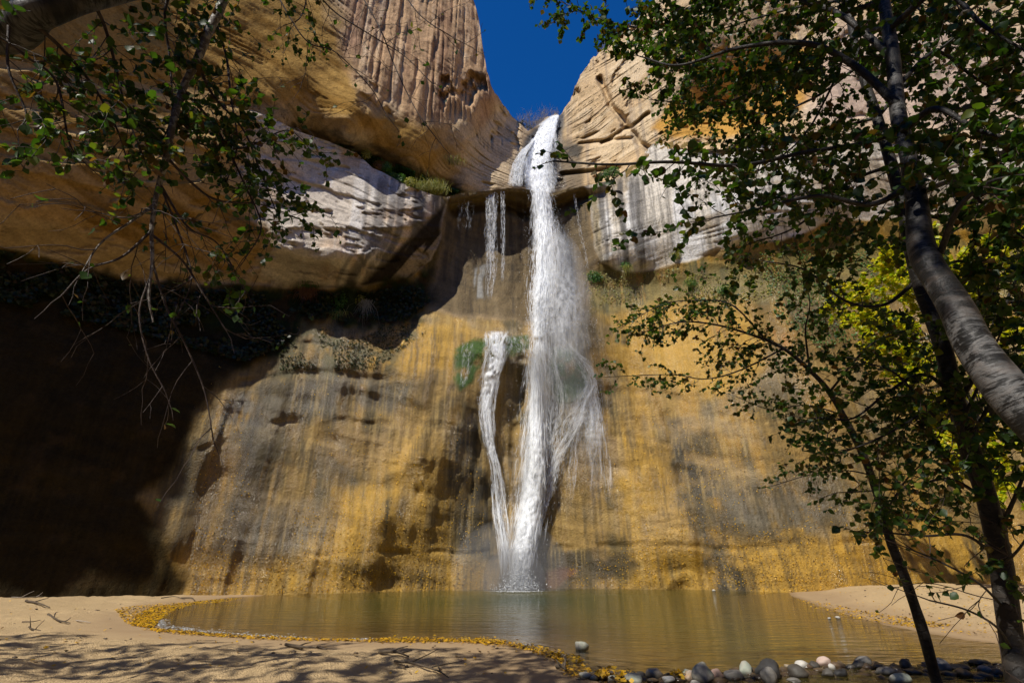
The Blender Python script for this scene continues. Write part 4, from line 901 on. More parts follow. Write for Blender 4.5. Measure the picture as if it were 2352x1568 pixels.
class Tree:
    def __init__(s, name, label, cat, base, group=None, leafmat=(None, None), leaf=.055, meshes=None, twig=None):
        s.root = empty(name, base); tag(s.root, label, cat, group); s.base = Vector(base)
        s.tw = Tubes(); s.LP = []; s.leaf = leaf; s.lm = leafmat[0] or M_LEAF_I; s.meshes = meshes or LM_G; s.twm = twig or M_TWIG
    def limb(s, pts, r0, r1, name='limb', mat=None, sides=10, lump=.08, dens=0, tl=(.3, .8), lv=10, droop=.25, start=.1, depth=2, bias=None, n=8):
        P = catmull(pts, n); u = np.linspace(0, 1, len(P)); Rd = r0+(r1-r0)*u**.85
        t = Tubes(); t.add(P, Rd, sides, lump, len(s.LP) % 97); o = t.build(name, mat or M_BARK, s.root); o.matrix_parent_inverse = Matrix.Translation(s.base).inverted()
        if dens: s.clothe(P, dens, tl, lv, droop, start, depth, bias, r1)
        return P
    def clothe(s, P, dens, tl=(.3, .8), lv=10, droop=.25, start=.1, depth=2, bias=None, r=0.008):
        seg = np.r_[0, np.cumsum(np.linalg.norm(np.diff(P, axis=0), axis=1))]; n = int(seg[-1]*dens)
        for i in range(n):
            l = seg[-1]*(start+(1-start)*(i+rng.random())/n); k = min(np.searchsorted(seg, l), len(P)-1); k = max(k, 1)
            p = P[k-1]+(P[k]-P[k-1])*((l-seg[k-1])/(seg[k]-seg[k-1]+1e-9)); tg = P[k]-P[k-1]; tg = tg/(np.linalg.norm(tg)+1e-9)
            d = rng.normal(0, 1, 3); d -= tg*np.dot(d, tg); d /= np.linalg.norm(d)+1e-9
            d = d*.9+tg*.55
            if bias is not None: d = d+np.array(bias)
            d /= np.linalg.norm(d); s.grow(p, d, rng.uniform(*tl)*(1-.35*l/seg[-1]), max(.004, r*.7), depth, lv, droop)
        # leaves right at the tip
        s.grow(P[-1], (P[-1]-P[-2])/(np.linalg.norm(P[-1]-P[-2])+1e-9), tl[0], r*.8, 1, lv, droop)
    def grow(s, p, d, ln, r, depth, lv, droop):
        K = max(4, int(ln/.09)+2); st = ln/(K-1); pts = [p]; d = d.copy(); z = rng.normal(0, 1, 3)*.1
        for i in range(K-1):
            d = d+rng.normal(0, .16, 3)+z*.3; d[2] -= droop*st*1.6; d /= np.linalg.norm(d); pts.append(pts[-1]+d*st)
        pts = np.array(pts); s.tw.add(pts, np.linspace(r, .0018, K), 4)
        if depth > 1:
            for i in range(max(1, int(ln/.16))):
                k = rng.integers(1, K); t = pts[k]-pts[k-1]; t /= np.linalg.norm(t); q = rng.normal(0, 1, 3); q -= t*np.dot(q, t); q /= np.linalg.norm(q); q = q*.75+t*.65; q /= np.linalg.norm(q)
                s.grow(pts[k], q, ln*rng.uniform(.35, .65), r*.6, depth-1, lv, droop)
        nl = rng.poisson(lv*ln) if lv > 0 else 0
        for i in range(nl):
            u = (.25+.75*rng.random())*(K-1); k = min(int(u), K-2); q = pts[k]+(pts[k+1]-pts[k])*(u-k)
            t = pts[k+1]-pts[k]; t /= np.linalg.norm(t); a = rng.normal(0, 1, 3)+t*.8; a[2] -= .35; a /= np.linalg.norm(a)
            s.LP.append((q, a))
    def finish(s, maxobj=300, frame=True):
        if s.tw.n:
            o = s.tw.build('twigs', s.twm, s.root); o['kind'] = 'stuff'; o.matrix_parent_inverse = Matrix.Translation(s.base).inverted()
        if not s.LP: return
        Q = np.array([q for q, a in s.LP]); A = np.array([a for q, a in s.LP]); n = len(Q)
        sz = s.leaf*rng.uniform(.45, 1.35, n)
        nr = rng.normal(0, .55, (n, 3)); nr[:, 2] += .8; X_ = np.cross(A, nr); X_ /= np.linalg.norm(X_, axis=1, keepdims=True)+1e-9; N_ = np.cross(X_, A)
        px, py, dd = to_pix(Q); inf = (px > 0) & (px < 2352) & (py > 0) & (py < 1568) & (dd > .3)
        order = np.argsort(np.where(inf, dd/sz, 1e9)); pick = order[:maxobj]; pick = pick[inf[pick]]
        for i in pick:
            M = Matrix.Identity(4)
            for c_, v_ in enumerate((X_[i], A[i], N_[i])):
                for r_ in range(3): M[r_][c_] = float(v_[r_])*float(sz[i])
            for r_ in range(3): M[r_][3] = float(Q[i][r_])-s.base[r_]
            o = bpy.data.objects.new('leaf', s.meshes[int(rng.integers(len(s.meshes)))]); C.objects.link(o); o.parent = s.root; o.matrix_local = M
        rest = np.setdiff1d(np.arange(n), pick)
        if len(rest):
            LV = LEAFV[[0, 1, 2, 3, 4, 5, 6, 7]][[0, 2, 3, 4, 5, 6]]; V = Q[rest][:, None]+(X_[rest][:, None]*LV[None, :, 0:1]+A[rest][:, None]*LV[None, :, 1:2]+N_[rest][:, None]*LV[None, :, 2:3])*sz[rest][:, None, None]
            F = (np.arange(len(rest))*6)[:, None, None]+np.array([[0, 3, 2, 1], [0, 5, 4, 3]])[None]
            o = mesh_np('foliage', V.reshape(-1, 3), F.reshape(-1, 4), s.lm, s.root); o['kind'] = 'stuff'; o.matrix_parent_inverse = Matrix.Translation(s.base).inverted()
    
def px_pts(l): return [tuple(at(x, y, r)) for x, y, r in l]

# big silver birch leaning over from the right
def ground_at(x, y): return Vector((x, y, float(ground_h(np.array([[x]]), np.array([[y]]))[0, 0])))
b = ground_at(5.0, 1.0)
T1 = Tree('birch_tree', 'big silver banded birch with thick trunk leaning in from the right', 'tree', b, leaf=.057)
tr1 = [tuple(b-Vector((0, 0, .3))), (4.7, 1.25, .6), tuple(at(2800, 1400, 3.7)), tuple(at(2560, 1160, 3.6)), tuple(at(2345, 935, 3.55)), tuple(at(2240, 790, 3.6)), tuple(at(2185, 690, 3.7)), tuple(at(2122, 585, 3.8)), tuple(at(2108, 490, 3.9)), tuple(at(2094, 390, 4.05)), tuple(at(2064, 270, 4.2)), tuple(at(2050, 130, 4.3)), tuple(at(2030, 0, 4.4)), tuple(at(2005, -180, 4.5)), tuple(at(1990, -500, 4.6))]
P = catmull(tr1, 10); o = Tubes().add(P, np.interp(np.linspace(0, 1, len(P)), [0, .2, .35, .6, 1], [.11, .10, .09, .062, .032]), 22, .10, 3).build('trunk', M_BIRCH, T1.root); o.matrix_parent_inverse = Matrix.Translation(b).inverted()
LB = dict(dens=12, tl=(.3, .95), lv=52, droop=.25)
for pts, r_, kw in (
    ([(2060, 240, 4.2), (1960, 150, 4.1), (1850, 100, 3.9), (1700, 110, 3.8), (1560, 150, 3.8), (1470, 130, 3.9)], .035, {}),
    ([(2050, 130, 4.3), (1900, 20, 4.3), (1700, -20, 4.3), (1480, 60, 4.4), (1370, 40, 4.4), (1290, 5, 4.4)], .03, {}),
    ([(2070, 300, 4.2), (1980, 330, 4.0), (1850, 350, 3.6), (1700, 380, 3.2), (1540, 372, 2.9), (1400, 378, 2.8), (1270, 370, 2.8)], .022, dict(dens=11, lv=30, tl=(.16, .42), droop=.4)),
    ([(2100, 420, 4.0), (2000, 470, 3.9), (1880, 450, 3.8), (1740, 480, 3.8), (1640, 500, 3.8)], .025, {}),
    ([(2050, 60, 4.3), (2160, -20, 4.1), (2260, 60, 4.0), (2360, 120, 4.0)], .03, {}),
    ([(2075, 300, 4.1), (2150, 250, 3.9), (2250, 300, 3.8), (2380, 330, 3.7)], .03, {}),
    ([(2160, 580, 3.8), (2200, 480, 3.6), (2270, 420, 3.5), (2360, 400, 3.4)], .02, dict(dens=8)),
    ([(2030, 0, 4.4), (1880, 60, 4.7), (1760, 190, 4.9), (1640, 240, 5.0), (1500, 230, 5.2)], .022, {}),
    ([(1990, -200, 4.4), (1800, -60, 4.6), (1640, 20, 4.8), (1500, 80, 5.0)], .02, {}),
    ([(2040, 60, 4.4), (1960, 90, 5.0), (1900, 220, 5.2), (1830, 330, 5.3), (1700, 420, 5.4)], .02, {}),
    ([(2120, 440, 3.9), (2200, 420, 4.4), (2290, 500, 4.6), (2370, 560, 4.6)], .02, {}),
    ([(2060, 200, 4.3), (2150, 120, 4.6), (2240, 180, 4.8), (2330, 230, 5.0)], .02, {}),
    ):
    k = dict(LB); k.update(kw); T1.limb(px_pts(pts), r_, .006, **k)
T1.finish()

b = ground_at(*on_ground(2378, 1700)[:2])
T2 = Tree('dark_alder_tree', 'tall dark trunk with sprays of leaves behind the big silver birch', 'tree', b, leaf=.055)
tr2 = [tuple(b-Vector((0, 0, .3))), tuple(at(2352, 1610, 5.6)), tuple(at(2325, 1480, 5.6)), tuple(at(2300, 1300, 5.6)), tuple(at(2268, 1150, 5.6)), tuple(at(2225, 1020, 5.6)), tuple(at(2190, 900, 5.6)), tuple(at(2160, 780, 5.6)), tuple(at(2110, 640, 5.6)), tuple(at(2075, 480, 5.6)), tuple(at(2048, 380, 5.6)), tuple(at(2015, 270, 5.7)), tuple(at(1975, 150, 5.8)), tuple(at(1945, 0, 5.9)), tuple(at(1915, -200, 6))]
P = catmull(tr2, 10); o = Tubes().add(P, np.interp(np.linspace(0, 1, len(P)), [0, .15, .4, .7, 1], [.08, .072, .07, .055, .035]), 18, .08, 4).build('trunk', M_BARK, T2.root); o.matrix_parent_inverse = Matrix.Translation(b).inverted()
for pts, r_, kw in (
    ([(2190, 905, 5.6), (2120, 860, 5.4), (2040, 900, 5.3), (1960, 960, 5.3), (1880, 960, 5.2)], .02, dict(dens=7)),
    ([(2225, 1020, 5.6), (2290, 900, 5.4), (2360, 820, 5.3)], .02, {}),
    ([(2200, 930, 5.6), (2270, 800, 5.6), (2330, 650, 5.6), (2380, 560, 5.6)], .025, {}),
    ([(2110, 640, 5.6), (2030, 700, 5.6), (1940, 690, 5.6), (1850, 620, 5.6), (1760, 600, 5.6)], .02, dict(dens=7)),
    ([(2300, 1290, 5.6), (2220, 1230, 5.4), (2120, 1230, 5.3), (2010, 1220, 5.2)], .014, dict(dens=7)),
    ([(2310, 1400, 5.6), (2250, 1340, 5.3), (2160, 1290, 5.2), (2090, 1260, 5.1)], .010, dict(dens=5, lv=5)),
    ([(2330, 1500, 5.6), (2290, 1440, 5.3), (2220, 1400, 5.2), (2135, 1378, 5.1)], .010, dict(dens=2, lv=3)),
    ([(2290, 1230, 5.6), (2340, 1120, 5.4), (2380, 1000, 5.4)], .02, {}),
    ([(2270, 1150, 5.6), (2180, 1100, 5.5), (2080, 1120, 5.4), (1950, 1130, 5.4)], .015, dict(dens=7)),
    ([(2048, 380, 5.6), (1950, 420, 5.4), (1830, 520, 5.3), (1720, 560, 5.2)], .02, {}),
    ([(1975, 150, 5.8), (1860, 230, 5.8), (1740, 260, 5.8), (1600, 200, 5.8)], .02, {}),
    ([(2075, 470, 5.6), (2170, 500, 5.6), (2280, 440, 5.7), (2380, 480, 5.8)], .022, {}),
    ([(2015, 270, 5.7), (2120, 150, 5.9), (2230, 60, 6), (2340, 0, 6)], .022, {}),
    ([(2268, 1150, 5.6), (2210, 1000, 5.2), (2250, 880, 5.1), (2300, 760, 5.1)], .018, {}),
    ([(2300, 1300, 5.6), (2340, 1260, 5.3), (2380, 1200, 5.2)], .012, {}),
    ([(2160, 780, 5.6), (2230, 700, 5.4), (2310, 660, 5.3), (2380, 690, 5.3)], .018, {}),
    ([(2190, 900, 5.6), (2100, 960, 5.3), (2010, 1010, 5.2), (1930, 1040, 5.2)], .014, {}),
    ([(2225, 1020, 5.6), (2150, 960, 5.2), (2060, 860, 5.2), (1980, 830, 5.2)], .014, {}),
    ([(2048, 380, 5.6), (2140, 380, 5.8), (2240, 330, 6), (2360, 280, 6)], .02, {}),
    ([(2110, 640, 5.6), (2200, 600, 5.6), (2300, 620, 5.7), (2380, 600, 5.8)], .018, {}),
    ([(1945, 0, 5.9), (1820, 20, 6), (1680, 60, 6), (1540, 110, 6)], .02, {}),
    ([(2015, 270, 5.7), (1900, 300, 5.8), (1760, 330, 6), (1620, 350, 6)], .02, {}),
    ([(1945, 0, 5.9), (2040, -40, 6), (2150, 60, 6), (2260, 120, 6)], .02, {})):
    k = dict(dens=12, tl=(.35, .95), lv=31, droop=.2); k.update(kw); T2.limb(px_pts(pts), r_, .006, **k)
T2.finish()

b = ground_at(*on_ground(2168, 1590)[:2])
rS = math.hypot(b.x, b.y)
T3 = Tree('sapling', 'slender dark sapling rising from the stream bank with a fan of leafy branches', 'tree', b, leaf=.057)
tr3 = [tuple(b-Vector((0, 0, .2))), (*at(2150, 1560, rS)[:],), (*at(2120, 1450, rS-.2)[:],), (*at(2080, 1330, rS-.4)[:],), (*at(2045, 1240, rS-.5)[:],), (*at(2020, 1150, rS-.6)[:],), (*at(1985, 1050, rS-.8)[:],), (*at(1945, 970, rS-1)[:],), (*at(1905, 900, rS-1.2)[:],), (*at(1860, 850, rS-1.4)[:],), (*at(1800, 800, rS-1.7)[:],), (*at(1730, 770, rS-2)[:],), (*at(1640, 745, rS-2.2)[:],), (*at(1560, 740, rS-2.3)[:],), (*at(1470, 765, rS-2.4)[:],)]
P = catmull(tr3, 8); o = Tubes().add(P, np.interp(np.linspace(0, 1, len(P)), [0, .25, .5, .8, 1], [.075, .062, .045, .018, .006]), 12, .08, 5).build('trunk', M_BARK, T3.root); o.matrix_parent_inverse = Matrix.Translation(b).inverted()
T3.clothe(P[int(len(P)*.62):], 16, (.3, .8), 36, .15, 0, 2)
for pts, r_, kw in (
    ([(1860, 850, 0), (1850, 760, 0), (1860, 700, 0), (1850, 640, 0)], .018, {}),
    ([(1905, 900, 0), (1990, 800, 0), (2060, 770, 0), (2140, 800, 0)], .018, {}),
    ([(1800, 800, 0), (1700, 850, 0), (1620, 870, 0), (1540, 860, 0), (1400, 865, 0)], .014, dict(dens=8)),
    ([(1760, 780, 0), (1680, 700, 0), (1600, 690, 0), (1520, 700, 0), (1430, 750, 0)], .014, {}),
    ([(1930, 950, 0), (1850, 930, 0), (1770, 940, 0), (1690, 910, 0)], .012, dict(dens=7)),
    ([(2000, 1090, 0), (1940, 1080, 0), (1860, 1090, 0), (1775, 1115, 0)], .012, dict(dens=6, tl=(.2, .5))),
    ([(2030, 1180, 0), (2100, 1080, 0), (2180, 1040, 0), (2240, 1060, 0)], .014, {}),
    ([(1985, 1050, 0), (2060, 960, 0), (2120, 900, 0), (2200, 880, 0)], .014, {}),
    ([(2050, 1260, 0), (2020, 1210, 0), (1990, 1225, 0)], .008, dict(dens=8, tl=(.2, .4))),
    ([(1945, 970, 0), (1900, 1000, 0), (1930, 1060, 0), (1880, 1080, 0)], .010, dict(dens=9)),
    ([(2020, 1150, 0), (2090, 1150, 0), (2160, 1190, 0), (2240, 1200, 0)], .010, dict(dens=8))):
    # depth along these branches follows the stem they spring from
    q = []
    for i, (x, y, _) in enumerate(pts):
        q.append(tuple(at(x, y, float(np.interp(y if i == 0 else lerp(pts[0][1], y, .35), [640, 740, 850, 1050, 1240, 1560], [rS-2.3, rS-2.2, rS-1.4, rS-.8, rS-.5, rS]))-.12*i)))
    k = dict(dens=13, tl=(.25, .7), lv=36, droop=.12); k.update(kw); T3.limb(q, r_, .005, **k)
T3.finish()

# tree on the left whose limb crosses the top corner and hangs its branches into view
b = ground_at(-5.2, .4)
T4 = Tree('overhanging_birch', 'birch whose pale limb crosses the top corner and hangs branches over the left wall', 'tree', b, leaf=.055)
trk = [tuple(b-Vector((0, 0, .3))), (-5.1, .5, 1.6), (-4.8, .9, 3.2), (-4.6, 1.3, 4.5), tuple(at(-60, 70, 4.3)), tuple(at(90, 22, 3.9)), tuple(at(230, -12, 3.8)), tuple(at(420, -60, 3.8)), tuple(at(560, -130, 3.8))]
P = catmull(trk, 8); o = Tubes().add(P, np.interp(np.linspace(0, 1, len(P)), [0, .45, .75, 1], [.20, .14, .085, .04]), 18, .08, 6).build('trunk', M_BIRCH, T4.root); o.matrix_parent_inverse = Matrix.Translation(b).inverted()
HB = [(540, -130, 3.8), (512, 0, 3.8), (480, 70, 3.8), (452, 140, 3.85), (420, 205, 3.9), (398, 280, 3.9), (382, 360, 3.95), (366, 420, 4), (355, 470, 4), (348, 530, 4), (350, 600, 4), (342, 680, 4), (352, 740, 4)]
T4.limb(px_pts(HB), .042, .006, mat=M_GREYB, sides=12, dens=0)
LH = dict(dens=16, tl=(.2, .8), lv=24, droop=.6, mat=M_TWIG)
for pts, r_, kw in (
    ([(560, -60, 3.9), (500, 40, 4), (520, 130, 4), (530, 220, 4), (545, 330, 4), (520, 420, 4)], .016, {}),
    ([(420, -60, 3.8), (380, 20, 3.9), (390, 140, 4), (395, 260, 4), (370, 330, 4)], .014, {}),
    ([(200, -20, 3.8), (240, 60, 3.9), (270, 170, 4), (290, 260, 4), (330, 360, 4)], .014, {}),
    ([(60, 40, 3.9), (140, 110, 4), (215, 200, 4.1), (270, 300, 4.1), (300, 400, 4.1)], .016, {}),
    ([(20, 60, 4), (20, 160, 4), (60, 260, 4), (40, 300, 4)], .010, dict(dens=9)),
    ([(-40, 60, 4), (60, 130, 4), (130, 190, 4), (160, 330, 4), (200, 380, 4)], .012, {}),
    ([(452, 140, 3.9), (490, 220, 4), (560, 300, 4), (600, 400, 4), (640, 500, 4)], .014, {}),
    ([(420, 205, 3.9), (500, 300, 4), (560, 420, 4), (600, 520, 4), (560, 600, 4)], .013, dict(dens=9)),
    ([(398, 280, 3.9), (460, 330, 4), (560, 340, 4), (660, 300, 4), (720, 350, 4)], .010, dict(dens=8, droop=.3)),
    ([(382, 360, 3.95), (440, 420, 4), (500, 460, 4), (600, 470, 4), (680, 500, 4)], .012, dict(dens=6, lv=14)),
    ([(355, 470, 4), (300, 510, 4), (230, 560, 4), (180, 640, 4)], .012, dict(dens=5, lv=1, mat=M_GREYB)),
    ([(352, 480, 4), (290, 500, 3.9), (230, 490, 3.9)], .008, dict(dens=6, lv=1, mat=M_GREYB)),
    ([(348, 530, 4), (280, 590, 4), (200, 620, 4), (140, 680, 4)], .010, dict(dens=6, lv=1)),
    ([(350, 540, 4), (420, 600, 4), (470, 680, 4), (520, 760, 4)], .010, dict(dens=6, lv=2)),
    ([(350, 600, 4), (380, 700, 4), (430, 800, 4), (470, 900, 4), (490, 1010, 4)], .008, dict(dens=5, lv=1)),
    ([(342, 640, 4), (320, 720, 4), (340, 820, 4), (380, 900, 4)], .007, dict(dens=5, lv=1)),
    ([(366, 420, 4), (430, 520, 4), (500, 560, 4), (560, 660, 4)], .010, dict(dens=7, lv=3)),
    ([(366, 420, 4), (420, 560, 4), (440, 640, 4), (410, 720, 4)], .008, dict(dens=7, lv=2)),
    ([(640, -80, 4.2), (700, -20, 4.2), (690, 40, 4.2), (650, 60, 4.2)], .010, dict(dens=8)),
    ([(700, -60, 4.3), (760, 20, 4.3), (850, 80, 4.3), (930, 130, 4.3), (1000, 200, 4.3)], .009, dict(dens=5, lv=1.5, droop=.35)),
    ([(800, -60, 4.3), (870, 60, 4.3), (910, 160, 4.3), (960, 260, 4.3), (1020, 340, 4.3)], .009, dict(dens=5, lv=1.5, droop=.35)),
    ([(900, -60, 4.3), (960, 30, 4.3), (1030, 80, 4.3), (1085, 110, 4.3)], .008, dict(dens=4, lv=2.5, droop=.3)),
    ([(620, -40, 4.3), (700, 90, 4.3), (770, 120, 4.3), (850, 200, 4.3), (890, 270, 4.3)], .008, dict(dens=4, lv=2, droop=.35))):
    k = dict(LH); k.update(kw); T4.limb(px_pts(pts), r_, .004, **k)
T4.finish()

# bushy young tree catching the sun behind the right-hand trunks
b = ground_at(*on_ground(2330, 1395)[:2]); rY = math.hypot(b.x, b.y)
def crown_tree(name, label, b, blobs, leaf, n, mats, limbs_from, group=None, tw=None):
    T = Tree(name, label, 'tree', b, group, leafmat=(mats,), leaf=leaf, meshes=LM_Y if mats is M_YLEAF_I else LM_G, twig=tw)
    top = Vector(limbs_from)
    T.limb([tuple(b-Vector((0, 0, .2))), tuple(b.lerp(top, .5)+Vector((.2, .1, 0))), tuple(top)], .09, .04, 'trunk', M_BARK, n=6)
    for (c, r, k) in blobs:
        c = Vector(c); T.limb([tuple(top.lerp(b, .4)), tuple(top.lerp(c, .5)+Vector((0, 0, .2))), tuple(c)], .035, .008, 'limb', M_BARK, sides=6, n=4)
        for i in range(k):
            d = rng.normal(0, 1, 3); d /= np.linalg.norm(d); q = np.array(c)+d*np.array(r)*rng.uniform(.15, .75)
            T.grow(q, d, rng.uniform(.5, 1.1), .008, 2, n, .15)
    T.finish(); return T
R_ = rY-1.5
crown_tree('yellow_birch', 'sunlit yellow green birch glowing behind the dark trunks', b,
    [(at(1990, 720, R_), (1.0, 1, 1.2), 20), (at(2100, 600, R_), (1.0, 1, 1.0), 18), (at(2060, 780, R_), (1.2, 1, 1.3), 26), (at(2200, 660, R_), (1.4, 1, 1.4), 30), (at(2330, 560, R_), (1.3, 1, 1.3), 22), (at(2120, 900, R_), (1.3, 1, 1.2), 26), (at(2330, 900, R_), (1.4, 1, 1.4), 22), (at(2340, 1100, R_), (1, 1, 1.1), 14), (at(2240, 1010, R_), (1.1, 1, 1.0), 14), (at(2400, 750, R_), (1.2, 1, 1.2), 16), (at(2030, 660, R_), (.8, .8, .9), 12)],
    .15, 60, M_YLEAF_I, at(2250, 800, R_))

# canopy trees standing behind the viewer: they throw the dappled shade on the foreground
def canopy(label, x, y, h, blobs, k, lv=7):
    b = ground_at(x, y)
    T = Tree('canopy_tree', label, 'tree', b, leaf=.13)
    T.limb([tuple(b-Vector((0, 0, .3))), (x+.2, y+.1, h*.4), (x, y+.3, h*.75)], .2, .09, 'trunk', M_BARK, n=6)
    for (cx, cy, cz, r) in blobs:
        T.limb([(x, y+.2, h*.45), ((x+cx)/2, (y+cy)/2, (h*.5+cz)/2+.6), (cx, cy, cz)], .07, .02, 'limb', M_BARK, sides=6, n=4)
        for i in range(k):
            d = rng.normal(0, 1, 3); d /= np.linalg.norm(d); q = np.array([cx, cy, cz])+d*np.array([r, r, r*.55])*rng.uniform(.1, .8)
            T.grow(q, d*np.array([1, 1, .5]), rng.uniform(.6, 1.2), .01, 2, lv, .1)
    T.finish(0)
canopy('leafy birch standing just behind and left of the viewer', -9.5, -2.0, 9, [(-15.5, 3.4, 9.0, 1.6), (-13.2, 2.6, 8.8, 1.6), (-11, 2.8, 9.4, 1.7), (-8.6, 2.4, 9.3, 1.6), (-13, 0.4, 9.4, 1.7), (-10, -.2, 9.6, 1.7), (-7.4, .4, 10, 1.6)], 26, 14)
canopy('leafy birch standing behind the viewer', -3.5, -3.5, 11, [(-6.2, 2.0, 9.8, 1.6), (-4.2, 1.5, 9.4, 1.5), (-5.4, -.4, 10.2, 1.7), (-2.6, -1.2, 10.4, 1.7), (-.4, -.4, 9.8, 1.6), (.8, -1.8, 10.6, 1.7), (-.6, -3.6, 12.5, 1.8)], 26, 14)
canopy('leafy birch standing behind and right of the viewer', 4.5, -3.0, 12, [(3.2, -2.0, 13.4, 1.7), (5.0, -1.4, 12.0, 1.6), (1.6, -3.8, 14.5, 1.7), (5.8, -3, 13.5, 1.8), (4.2, .6, 10.6, 1.4), (2.2, -.8, 10.2, 1.5)], 30, 16)

# ------------------------------------------------------------------ stones of the little dam and the pool
import bmesh
def simple_mat(name, col, rough=.8, bumps=.4, sc=18, col2=None, spec=.3, wet=False):
    t = NT(name); n1 = t.noise(sc, 5, .65); n2 = t.noise(sc*.25, 4, .6)
    c = t.mix(t.ramp(n1, [(.35, 0.0), (.65, 1.0)]), col, tuple(v*.62 for v in col))
    c = t.mix(t.ramp(n2, [(.4, 0.0), (.62, .85)]), c, col2 or tuple(v*.8 for v in col))
    if wet:
        z = t.n('ShaderNodeSeparateXYZ'); t.link(t.pos(), z.inputs[0])
        w_ = t.ramp(t.math('ADD', z.outputs['Z'], t.math('MULTIPLY', n1, .04)), [(.035, 1.0), (.075, 0.0)])
        c = t.mix(t.math('MULTIPLY', w_, .72), c, tuple(v*.22 for v in col)); rough = t.math('SUBTRACT', rough, t.math('MULTIPLY', w_, .45))
    return t.done(t.principled(Base_Color=c, Roughness=rough, Specular_IOR_Level=spec, Normal=t.bump(n1, bumps, .02)))
SM = {'pale': simple_mat('pale_stone', (.37, .34, .28), col2=(.26, .30, .24), wet=True), 'cream': simple_mat('cream_stone', (.42, .35, .25), col2=(.38, .30, .20), wet=True), 'grey': simple_mat('grey_stone', (.22, .205, .18), col2=(.14, .13, .115), wet=True),
      'dark': simple_mat('dark_stone', (.065, .055, .045), .6, col2=(.09, .085, .075), spec=.25, wet=True), 'black': simple_mat('black_stone', (.026, .023, .02), .6, col2=(.05, .05, .05), spec=.25, wet=True), 'pink': simple_mat('pink_stone', (.40, .25, .20), col2=(.46, .36, .30), wet=True),
      'brown': simple_mat('brown_stone', (.13, .085, .05), .5, col2=(.09, .07, .045), spec=.25, wet=True), 'white': simple_mat('white_stone', (.50, .47, .41), col2=(.45, .44, .41), wet=True), 'orange': simple_mat('tawny_stone', (.42, .27, .15), col2=(.5, .44, .36), wet=True)}
def rock(name, c, sx, sy, sz, mat, seed, sub=3, parent=None, ang=.4):
    bm = bmesh.new(); bmesh.ops.create_icosphere(bm, subdivisions=sub, radius=1.0)
    V = np.array([v.co[:] for v in bm.verts]); r_ = np.random.default_rng(seed)
    for _ in range(5):                    # flattened facets, worn round again
        nrm = r_.normal(0, 1, 3); nrm /= np.linalg.norm(nrm); dlim = r_.uniform(.68, .9); dd = V@nrm; V = V-np.where(dd > dlim, (dd-dlim)*(.75), 0)[:, None]*nrm
    V *= (1+ang*.6*fbm(V[:, 0]*.9+seed, V[:, 1]*.9, V[:, 2]*.9, 2, seed)+.04*fbm(V[:, 0]*4+seed, V[:, 1]*4, V[:, 2]*4, 2, seed))[:, None]
    a = r_.uniform(-.3, .3); V = V*np.array([sx, sy, sz]); V = np.stack([V[:, 0]*math.cos(a)-V[:, 2]*math.sin(a)*.5, V[:, 1], V[:, 2]*math.cos(a)+V[:, 0]*math.sin(a)*.5], 1)
    for v, q in zip(bm.verts, V): v.co = q
    me = bpy.data.meshes.new(name); bm.to_mesh(me); bm.free(); me.polygons.foreach_set('use_smooth', [True]*len(me.polygons)); me.materials.append(mat)
    o = bpy.data.objects.new(name, me); o.location = c; C.objects.link(o); 
    if parent: o.parent = parent
    return o
